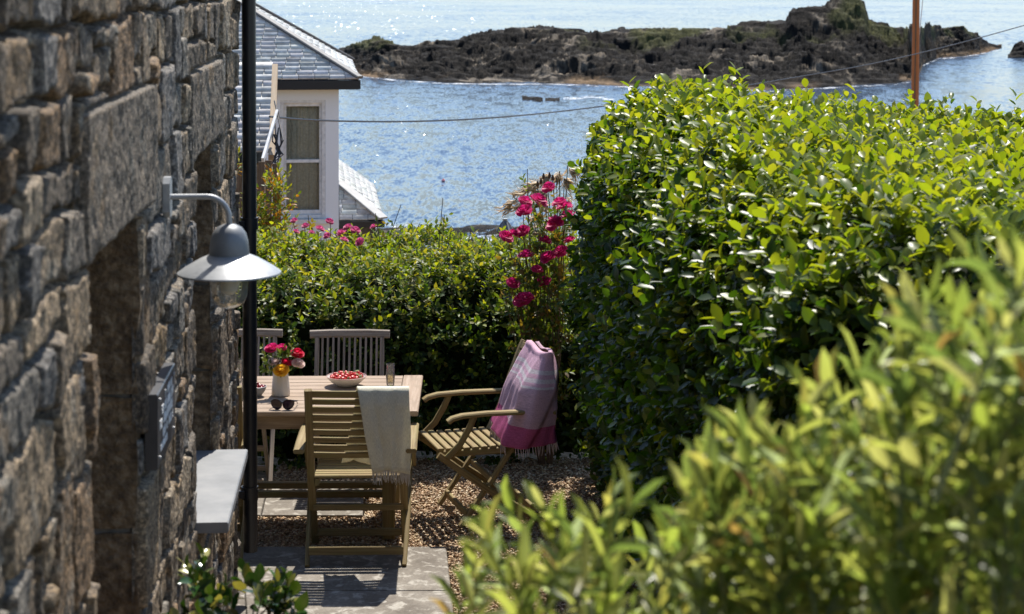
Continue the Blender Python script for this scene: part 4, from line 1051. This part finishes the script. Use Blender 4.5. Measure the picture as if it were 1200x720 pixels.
def mat_petal(name, c1, c2): 
    m = mat_noise(name, [c1, c2], 30, .55); t = m.node_tree; b = t.nodes['Principled BSDF']; o = t.nodes['Material Output']
    tr = t.nodes.new('ShaderNodeBsdfTranslucent'); src = b.inputs['Base Color'].links[0].from_socket; t.links.new(src, tr.inputs[0])
    mx = t.nodes.new('ShaderNodeMixShader'); mx.inputs[0].default_value = .45
    t.links.new(b.outputs[0], mx.inputs[1]); t.links.new(tr.outputs[0], mx.inputs[2]); t.links.new(mx.outputs[0], o.inputs[0]); return m
MP_mag = mat_petal('magenta_petal', (.62, .015, .15), (.80, .06, .28)); MP_crim = mat_petal('crimson_petal', (.62, .01, .05), (.80, .03, .11))
MP_pale = mat_petal('blush_petal', (.80, .60, .54), (.88, .76, .70)); MP_yel = mat_petal('yellow_petal', (.85, .50, .03), (.90, .64, .08))
MP_bush = mat_petal('bush_rose_petal', (.54, .014, .14), (.72, .045, .27)); MP_ramb = mat_petal('rambler_petal', (.56, .05, .20), (.74, .20, .40))
def bloom_mb(mb, c, axis, R, seed=0, layers=4):
    "a double rose: whorls of wide overlapping cupped petals"
    r = random.Random(seed); ax = Vector(axis).normalized(); M = ax.to_track_quat('Z', 'Y').to_matrix(); c = Vector(c)
    for L in range(layers):
        f = L/(layers-1); n = (3, 4, 5, 6, 6)[min(L, 4)]; rad = R*(.30+.62*f); tm = 1.9-.75*f
        for k in range(n):
            th = 6.283*k/n+L*.7+r.uniform(-.15, .15); hw = 3.14/n*1.45; jz = r.uniform(-.06, .06)*R; wob = r.uniform(0, 6.28); P = []
            for i in range(5):
                s_ = i/4; row = []
                for j in range(6):
                    q = (j/5-.5)*2; tq = tm*s_*(1-.10*q*q)
                    rr = rad*math.sin(min(tq, 1.57))+(rad*.10*max(0, s_-.6)*(1+2*f)); z = -rad*.9*math.cos(tq)
                    edge = .10*R*f*s_*s_*math.sin(q*3+wob)
                    an_ = th+q*hw*(.35+.65*math.sin(min(1, s_*1.15)*1.57))
                    row.append(c+M @ Vector((rr*math.cos(an_), rr*math.sin(an_), z*(.95-.25*f)+R*.10*(1-f)+jz*s_+edge-(.14*R*s_**3*f))))
                P.append(row)
            mb.grid(P)
def rose(name_label, px, py, dd, mp, R, seed, group='roses in the vase'):
    head = at(px, py, vs.location.y+dd); base = vs.location+Vector((rnd.uniform(-.012, .012), rnd.uniform(-.012, .012), .10))
    t = empty('cut_rose', base, 0, name_label, 'rose', group)
    h = head-base; mid = h*.55+Vector((0, 0, .02))
    mb = MB(); mb.tube([(0, 0, 0), tuple(mid), tuple(h)], .0022, 6); mb.build('stem', M_twig_green, t)
    ax = (h.normalized()*.4+Vector((0, -.42, .75))); R = R*1.18; h = h+Vector((0, -.03, 0)); mb = MB(); bloom_mb(mb, h, ax, R, seed, 5); mb.build('bloom', mp, t, 180)
    n = 5; P = np.array([tuple(Vector((0, 0, 0)).lerp(h, .45+.40*k/n)+Vector((rnd.uniform(-.015, .015), rnd.uniform(-.01, .01), 0))) for k in range(n)])
    A = rng.normal(0, 1, (n, 3))+np.array([np.sign(h.x+.001)*.6, 0, .1]); leaf_mesh('leaves', M_leaf_hedge, t, P, A, rng.normal(0, .4, (n, 3))+np.array([0, -.4, .8]), np.full(n, .05)*rng.uniform(.7, 1.2, n), np.full(n, .028), pal_col(n, [(.05, .09, .02), (.08, .14, .03)]), LEAF8)
rose('bright magenta rose at the upper left of the vase bouquet', 319, 404, .02, MP_mag, .040, 1)
rose('small magenta rose at the top centre of the vase bouquet', 331, 404, .04, MP_mag, .030, 2)
rose('crimson rose at the upper right of the vase bouquet', 349, 410, .02, MP_crim, .040, 3)
rose('crimson rose half hidden behind the yellow one in the vase', 336, 421, .0, MP_crim, .036, 4)
rose('blush pink rose left of the yellow one in the vase', 322, 420, -.02, MP_pale, .036, 5)
rose('blush white rose lowest at the right of the vase bouquet', 351, 422, -.01, MP_pale, .036, 6)
rose('large yellow rose at the front of the vase bouquet', 330, 430, -.05, MP_yel, .044, 7)
# greenery in the vase
gs = empty('foliage_sprig', vs.location+Vector((0, 0, .12)), 0, 'green leafy sprig spilling left out of the vase', 'foliage')
tips = np.array([at(309, 415, 11.28), at(308, 432, 11.25), at(315, 412, 11.33), at(340, 413, 11.3), at(312, 424, 11.25), at(346, 400, 11.33), at(327, 412, 11.27)])-np.array(gs.location)
n = len(tips); P, A, Nn, LL, WW, tt = sprigs(np.zeros((n, 3)), tips, np.linalg.norm(tips, axis=1), 9, .038, .020, z0=.45)
leaf_mesh('leaves', M_leaf_hedge, gs, P, A, Nn+np.array([0, -.6, .5]), LL, WW, pal_col(len(P), [(.06, .10, .025), (.10, .16, .04), (.20, .24, .07)]), LEAF8)
stems_mesh('stem', M_twig_green, gs, [[(0, 0, 0), tuple(q*.5+np.array([0, 0, .02])), tuple(q)] for q in tips], .002)
# bowl of strawberries
fb = empty('fruit_bowl', on_table(406, 452), 0, 'wide white ceramic bowl of strawberries on the far side of the table', 'bowl')
mb = MB(); mb.lathe([(.001, .0), (.05, .0), (.055, .004), (.085, .02), (.112, .046), (.118, .056), (.115, .057), (.106, .046), (.08, .024), (.05, .010), (.001, .008)], 40); mb.build('bowl_body', M_ceramic, fb)
mb = MB(); mb.lathe([(.1172, .0535), (.1195, .057), (.1165, .0595), (.1135, .057)], 40); mb.build('rim', mat_plain('dusky_rim', (.50, .33, .28), .4), fb)
M_straw = mat_noise('strawberry_red', [(.42, .015, .012), (.62, .05, .03)], 120, .3, .3, .002, 200); M_calyx = mat_plain('strawberry_leaf', (.12, .20, .04), .6)
mb = MB(); mb.lathe([(.001, -.017), (.006, -.015), (.012, -.004), (.0155, .006), (.014, .012), (.006, .0155), (.001, .016)], 12)
mb.m = 1
for k in range(6):
    t_ = k*1.047; n = len(mb.v); mb.v += [Vector((0, 0, .0175)), Vector((.008*math.cos(t_-.4), .008*math.sin(t_-.4), .0175)), Vector((.016*math.cos(t_), .016*math.sin(t_), .0155)), Vector((.008*math.cos(t_+.4), .008*math.sin(t_+.4), .0175))]; mb.face([n, n+1, n+2, n+3])
st0 = mb.build('strawberry', [M_straw, M_calyx], None, 60)
tag(st0, 'ripe red strawberry heaped in the white bowl', 'strawberry', 'strawberries in the bowl')
k = 0
for ring, (rr, zz, cnt) in enumerate(((.088, .052, 15), (.058, .058, 10), (.030, .064, 6), (.0, .070, 1))):
    for j in range(cnt):
        o = st0 if k == 0 else st0.copy()
        if k: COL.objects.link(o)
        q = 6.283*j/cnt+ring*.4; o.location = fb.location+Vector((rr*math.cos(q), rr*math.sin(q), zz+rnd.uniform(-.004, .004)))
        o.rotation_euler = (rnd.uniform(0, 6), rnd.uniform(-1.2, 1.2), rnd.uniform(0, 6)); s_ = rnd.uniform(.85, 1.2); o.scale = (s_, s_, s_); k += 1
# small grey bowl of cherries
cb = empty('small_bowl', on_table(301, 464), 0, 'small grey bowl of dark red cherries half hidden by the drainpipe', 'bowl')
mb = MB(); mb.lathe([(.001, 0), (.026, 0), (.03, .006), (.048, .03), (.056, .055), (.053, .056), (.045, .034), (.02, .010), (.001, .008)], 30); mb.build('bowl_body', mat_plain('grey_stoneware', (.30, .31, .32), .45), cb)
mb = MB(); mb.lathe([(.001, -.012), (.007, -.010), (.0115, -.002), (.0115, .004), (.007, .0105), (.002, .0095), (.001, .009)], 12)
ch0 = mb.build('cherry', mat_noise('cherry_red', [(.14, .006, .01), (.28, .012, .02)], 30, .2), None, 180)
tag(ch0, 'dark red cherry piled in the small grey bowl', 'cherry', 'cherries in the bowl')
k = 0
for ring, (rr, zz, cnt) in enumerate(((.037, .048, 9), (.018, .056, 5), (0, .068, 1))):
    for j in range(cnt):
        o = ch0 if k == 0 else ch0.copy()
        if k: COL.objects.link(o)
        q = 6.283*j/cnt+ring; o.location = cb.location+Vector((rr*math.cos(q), rr*math.sin(q), zz)); k += 1
# glasses
def flute(px, py, label, h=.125, r=.028):
    t = empty('drinking_glass', on_table(px, py), 0, label, 'glass', 'glasses on the table')
    mb = MB(); mb.lathe([(.001, .001), (r*.8, .001), (r*.86, .01), (r, h*.45), (r*.93, h), (r*.89, h), (r*.95, h*.45), (r*.8, .014), (.001, .012)], 28); mb.build('glass_body', M_glass, t)
    mb = MB(); mb.lathe([(.001, .0125), (r*.79, .0145), (r*.94, h*.45), (r*.94, h*.5), (.001, h*.5)], 28); mb.build('drink', cloudy(mat_glass('pale_cider', (.97, .90, .66), .05), (.85, .68, .34), .3), t)
flute(457.5, 452, 'stemless glass of pale drink at the right end of the table', .128, .027)
flute(279, 447, 'tall stemless glass left of the drainpipe at the far side', .13, .028)
flute(280, 470, 'stemless glass of pale drink nearest the cottage corner')
# sunglasses
sg = empty('sunglasses', on_table(331, 480), math.radians(-6), 'dark brown oversized sunglasses lying open in front of the vase', 'sunglasses')
for s in (-1, 1):
    c = Vector((s*.034, 0, .030)); pts = [c+Vector((.031*math.cos(q)+(.004*s*math.sin(q)), -.004*abs(math.cos(q))*0+.004*math.cos(q)*s, .027*math.sin(q)+.003*math.cos(2*q))) for q in np.linspace(0, 6.283, 25)]
    mb = MB(); mb.tube(pts, .0028, 6, caps=False); mb.build('rim', M_frame, sg)
    mb = MB(); n = len(mb.v); mb.v += [c+Vector((0, -.003, 0))]+pts[:-1]
    for i in range(24): mb.face([0, 1+i, 1+(i+1) % 24])
    mb.build('lens', M_lens, sg, 180)
    mb = MB(); mb.tube([(s*.066, .0, .045), (s*.069, .02, .043), (s*.064, .09, .022), (s*.058, .13, .003)], .0026, 6); mb.build('temple', M_frame, sg)
mb = MB(); mb.tube([(-.006, .0, .036), (0, -.003, .039), (.006, .0, .036)], .0026, 6); mb.build('bridge', M_frame, sg)

# ------------------------------------------------------------------ planting
def flowering(name, base, stems, blooms, R, mp, label, leafpal, leaf=(.045, .026), nl=9, cat='rose bush', ndleaf=True, seed=1, twig=None):
    t = empty(name, base, 0, label, cat); b = Vector(base); r = random.Random(seed)
    segs = []; P_, D_, L_ = [], [], []
    for tip in stems:
        tip = Vector(tip)-b; mid = Vector((tip.x*.6, tip.y*.6, tip.z*.55))+Vector((r.uniform(-.05, .05), r.uniform(-.05, .05), 0)); segs.append([(tip.x*.2, tip.y*.2, 0), tuple(mid), tuple(tip)])
        for k in range(13):
            f = .22+.75*k/13; q = mid.lerp(tip, (f-.5)/.5) if f > .5 else Vector((tip.x*.2, tip.y*.2, 0)).lerp(mid, f/.5)
            P_.append(tuple(q)); D_.append((r.gauss(0, .8), r.gauss(0, .8), r.uniform(-.1, .7))); L_.append(r.uniform(.06, .13))
    stems_mesh('stem', twig or M_twig_red, t, segs, .006)
    P, A, Nn, LL, WW, tt = sprigs(np.array(P_), np.array(D_), np.array(L_), nl, leaf[0], leaf[1])
    leaf_mesh('foliage', M_leaf_hedge, t, P, A, Nn+np.array([0, -.2, .5]), LL, WW, pal_col(len(P), leafpal), LEAF8)
    for i, (p, sc) in enumerate(blooms):
        mb = MB(); bloom_mb(mb, Vector(p)-b, (r.uniform(-.5, .5), r.uniform(-.7, .1), r.uniform(.6, 1.1)), R*sc, seed*100+i, 4); mb.build('bloom', mp, t, 180)
    return t
bl = [(641, 217, .9), (617, 233, 1.0), (634, 231, 1.2), (613, 244, 1.1), (654, 234, 1), (661, 238, 1.1), (654, 256, 1.1), (647, 260, 1.1), (663, 249, 1.1), (604, 271, .9), (595, 275, 1.0), (612, 268, .9), (616, 295, 1.1), (640, 298, 1.1), (656, 292, 1.0), (602, 329, .9), (611, 347, 1.3), (635, 327, 1.1), (630, 313, .8), (640, 279, .8), (618, 345, 1.0), (666, 279, .8)]
B3 = [(at(x, y, 12.45+.15*rnd.random()), s) for x, y, s in bl]
st = [at(x, y+3, 12.62) for x, y, s in bl[:-6]]+[at(618, 198, 12.8), at(664, 222, 12.85), at(652, 208, 12.8), at(600, 300, 12.7), at(585, 320, 12.7)]
rb = flowering('rose_bush', (.24, 12.72, 0), st, B3, .056, MP_bush, 'tall rose bush covered in magenta blooms between the two hedges', [(.05, .085, .025), (.08, .12, .03), (.12, .15, .05), (.16, .11, .05)], seed=3)
mb = MB()
for (x, y) in ((634, 213), (637, 207), (644, 206), (648, 209), (630, 216)):
    p = at(x, y, 12.8)-Vector(rb.location); mb.lathe([(.001, -.02), (.009, -.012), (.010, .0), (.006, .015), (.001, .024)], 8, p); mb.tube([tuple(p-Vector((0, 0, .02))), tuple(at(640, 222, 12.8)-Vector(rb.location))], .002, 5)
mb.build('buds', mat_plain('rose_bud', (.10, .06, .03), .6), rb)
# rambling rose behind the hedge, in front of the white house
bl2 = [(344, 257, .8), (357, 263, .9), (376, 266, 1.1), (387, 258, .9), (398, 271, 1.2), (407, 264, 1.0), (417, 268, 1.1), (437, 264, .9), (420, 282, 1.0), (382, 275, .8), (365, 271, .6), (348, 270, .7), (404, 279, .9)]
flowering('rambling_rose', (-1.35, 14.1, 0), [at(x, y+3, 14.0) for x, y, s in bl2]+[at(470, 240, 14), at(447, 262, 14), at(361, 252, 14), at(325, 262, 14), at(492, 262, 14)], [(at(x, y, (13.9 if y < 269 else 13.35)+.2*rnd.random()), s) for x, y, s in bl2], .038, MP_ramb,
          'rambling rose with small pinkish purple blooms below the white house window', [(.08, .12, .03), (.13, .17, .04), (.17, .13, .05)], seed=6)
# whippy bare stems that stand out of the leafy hedge
flowering('whippy_shrub', (-.60, 13.5, .2), [at(519, 232, 13.5), at(521, 252, 13.5), at(529, 268, 13.5), at(466, 272, 13.5), at(440, 250, 13.5), at(552, 270, 13.5), at(573, 268, 13.4), at(541, 274, 13.4)], [], .03, MP_ramb,
          'thin upright whippy stems rising out of the hedge in front of the sea', [(.09, .13, .03), (.13, .17, .04)], (.04, .018), 3, 'shrub', seed=9, twig=M_twig)
# yellow-green shrub behind the drainpipe
def bush(name, base, blobs, n, L, leaf, nl, pal, mat, label, cat, tmpl=LEAF8, up_=.7, twig=M_twig_red, rs=.003, nst=60, w=None):
    t = empty(name, base, 0, label, cat); b = np.array(base); R = []; D = []
    for i in range(n):
        c, r = blobs[rnd.randrange(len(blobs))]; v = rng.normal(0, 1, 3); v /= np.linalg.norm(v); q = np.array(c)+v*np.array(r)*(rnd.random()**.5)
        R.append(q-b); D.append(v*.6+np.array([0, 0, up_]))
    R, D = np.array(R), np.array(D); Ls = L*rng.uniform(.6, 1.3, n)
    P, A, Nn, LL, WW, tt = sprigs(R, D, Ls, nl, leaf[0], leaf[1], ang=(.35, 1.1))
    leaf_mesh('foliage', mat, t, P, A, Nn+np.array([0, 0, .2]), LL, WW, pal_col(len(P), pal, w), tmpl)
    Dn = nrm(D); segs = [[tuple(R[i]-Dn[i]*.10), tuple(R[i]+Dn[i]*Ls[i])] for i in range(min(nst, n))]
    for c, r in blobs: c = np.array(c)-b; segs.append([(c[0]*.1, c[1]*.1, 0), tuple(c*.6), tuple(c)])
    stems_mesh('stem', twig, t, segs, rs); return t
bush('yellow_shrub', (-2.05, 15.2, 0), [((at(314, 255, 15)), (.12, .2, .25)), ((at(300, 285, 15)), (.2, .2, .25)), ((at(322, 240, 15)), (.07, .2, .15)), (at(280, 250, 15), (.1, .2, .35)), (at(330, 285, 15), (.12, .2, .15))], 150, .16, (.05, .022), 9,
     [(.15, .19, .03), (.20, .20, .03), (.26, .12, .02), (.10, .15, .025)], M_leaf_hedge, 'yellow green shrub with orange shoots behind the drainpipe', 'shrub')
# feathery grass behind the rose
def plumes():
    t = empty('feathery_grass', (.36, 14.6, 0), 0, 'feathery buff ornamental grass plumes arching behind the rose bush', 'grass'); b = Vector(t.location); P = []; A = []; L = []
    mb = MB()
    for (px, py) in ((598, 238), (608, 226), (622, 218), (640, 210), (655, 206), (672, 200), (590, 246), (610, 242), (665, 214), (630, 228)):
        tip = at(px, py, 14.6)-b; pts = [Vector((0, 0, 0)), Vector((tip.x*.15, 0, tip.z*.6)), Vector((tip.x*.55, 0, tip.z*1.02)), tip]; mb.tube(pts, .004, 5)
        for k in range(110):
            f = rnd.random(); q = pts[1].lerp(pts[2], f) if rnd.random() < .35 else pts[2].lerp(pts[3], f); P.append(tuple(q)); d = (pts[3]-pts[2]).normalized(); A.append(tuple(d*.8+Vector((rnd.gauss(0, .4), rnd.gauss(0, .4), rnd.gauss(-.15, .4))))); L.append(rnd.uniform(.05, .12))
    mb.build('stalk', M_twig_green, t); n = len(P); L = np.array(L)
    leaf_mesh('plume', mat_leaf('plume_fluff', .6, .8, (1.1, 1.05, 1.0), .1), t, np.array(P), np.array(A), rng.normal(0, 1, (n, 3)), L, L*.035, pal_col(n, [(.74, .64, .50), (.80, .72, .60), (.62, .52, .38)]), LEAF4)
    n = 160; D = rng.normal(0, .45, (n, 3)); D[:, 2] = 1; Ls = rng.uniform(1.0, 1.75, n)
    leaf_mesh('blades', M_leaf_hedge, t, np.concatenate([rng.normal(.15, .12, (n, 1)), rng.normal(0, .1, (n, 1)), np.zeros((n, 1))], 1), D*np.array([.5, .5, 1]), rng.normal(0, 1, (n, 3)), Ls, np.full(n, .014), pal_col(n, [(.10, .14, .03), (.16, .18, .05)]), LEAF8, .06)
plumes()
# folded parasol beyond the hedge
pa = empty('folded_parasol', (at(592, 0, 15.2).x, 15.2, 0), 0, 'grey folded parasol whose pointed top shows above the hedge left of the roses', 'parasol')
zt = at(0, 258, 15.2).z
mb = MB(); b0 = 0; n = 16
for (r_, z) in ((.012, zt), (.034, zt-.03), (.062, zt-.085), (.060, zt-.088), (.045, zt-.1), (.075, zt-.18), (.095, zt-.5), (.06, zt-.52)):
    for j in range(n): rr = r_*(1+.22*(j % 2)); mb.v.append(Vector((rr*math.cos(j*6.283/n), rr*math.sin(j*6.283/n), z)))
for i in range(7):
    for j in range(n): mb.face([i*n+j, i*n+(j+1) % n, (i+1)*n+(j+1) % n, (i+1)*n+j])
mb.build('canopy', mat_plain('grey_canvas', (.17, .18, .20), .8), pa, 20)
mb = MB(); mb.tube([(0, 0, 0), (0, 0, zt+.01)], .019, 10); mb.build('pole', M_zinc, pa)
# glossy potted-looking shrub bottom left
bush('glossy_shrub', (-.86, 5.9, .28), [(at(240, 700, 5.9), (.06, .08, .06)), (at(292, 722, 5.8), (.11, .1, .05)), (at(245, 730, 5.9), (.07, .08, .10)), (at(330, 730, 5.8), (.05, .08, .04)), (at(290, 745, 5.8), (.15, .1, .06))], 34, .10, (.056, .034), 7,
     [(.03, .075, .018), (.06, .11, .025), (.035, .06, .02), (.40, .38, .16), (.22, .22, .05)], M_leaf_glossy, 'low glossy dark green shrub at the foot of the granite wall', 'shrub', LEAF12, .5, M_twig, .0035, 34, [.32, .27, .13, .16, .12])
# blurred evergreen shrub close to the camera
def near_shrub():
    t = empty('foreground_shrub', (.62, 2.75, 1.45), 0, 'yellow green willowy shrub out of focus at the lower right, nearest the camera', 'shrub'); b = np.array(t.location)
    top_x = [520, 560, 600, 640, 680, 720, 780, 830, 870, 920, 960, 1010, 1060, 1110, 1160, 1210, 1280]
    top_y = [650, 530, 545, 530, 590, 570, 575, 520, 480, 480, 440, 420, 350, 310, 275, 250, 220]
    R = []; D = []; Ls = []; seg = []
    n = 470
    for i in range(n):
        px = rnd.uniform(545, 1290) if rnd.random() < .8 else rnd.uniform(800, 1290)
        ty = np.interp(px, top_x, top_y); k = rnd.random()**1.1
        if px < 800 and rnd.random() < .52: continue
        if i > 339: px = rnd.uniform(1290, 2100)
        py = ty+k*(800-ty)*1.0+rnd.uniform(0, 25); d = np.interp(px, [540, 800, 1290], [2.95, 2.85, 2.35])+rnd.uniform(-.35, .45)
        tip = np.array(at(px, py, d)); dr = np.array([rnd.gauss(-.10, .42), rnd.gauss(0, .42), 1.0]); dr /= np.linalg.norm(dr); L = rnd.uniform(.12, .24)
        R.append(tip-dr*L-b); D.append(dr); Ls.append(L); foot = np.array([tip[0]*.55+.25-b[0], tip[1]*.6+1.1-b[1], -.1]); r0 = tip-dr*L-b
        if i % 3 == 0: seg.append([tuple(foot), tuple((foot+r0)/2+np.array([rnd.gauss(0, .03), rnd.gauss(0, .03), -.05])), tuple(r0), tuple(r0+dr*L)])
        else: seg.append([tuple(r0-dr*.1), tuple(r0), tuple(r0+dr*L*.97)])
    R, D, Ls = np.array(R), np.array(D), np.array(Ls)
    P, A, Nn, LL, WW, tt = sprigs(R, D, Ls, 15, .068, .0165, ang=(.25, 1.0))
    c = pal_col(len(P), [(.12, .16, .045), (.19, .225, .065), (.28, .29, .08), (.37, .35, .14), (.29, .32, .21), (.34, .21, .08)], [.2, .25, .24, .14, .14, .03])
    tip = (tt > .75) & (rng.random(len(tt)) < .45); c[tip] = pal_col(tip.sum(), [(.30, .31, .09), (.31, .27, .08), (.24, .28, .06)])
    leaf_mesh('foliage', M_leaf_shrub, t, P, A, Nn, LL, WW, c, LEAF12)
    stems_mesh('stem', M_twig_green, t, seg, .0035)
near_shrub()
# low ground cover on the bank between the shrub and the hedge
def ground_cover():
    n = 26000; x = rng.uniform(-.75, 6.5, n); y = rng.uniform(1.6, 7.2, n); k = fbm(x*1.3, y*1.3, 3, 77) > .36; x, y = x[k], y[k]; n = len(x)
    P = np.stack([x, y, ground_z(x, y)-.03+rng.uniform(0, .10, n)], 1)
    A = rng.normal(0, .7, (n, 3)); A[:, 2] = rng.uniform(.1, .9, n)
    o = leaf_mesh('ground_cover', M_leaf_hedge, None, P, A, rng.normal(0, .4, (n, 3))+np.array([0, 0, 1.]), rng.uniform(.05, .11, n), rng.uniform(.025, .05, n), pal_col(n, [(.03, .06, .014), (.05, .085, .02), (.08, .11, .03), (.10, .08, .04)]), LEAF4)
    tag(o, 'low leafy ground cover on the bank under the shrub', 'ground cover', kind='stuff')
ground_cover()
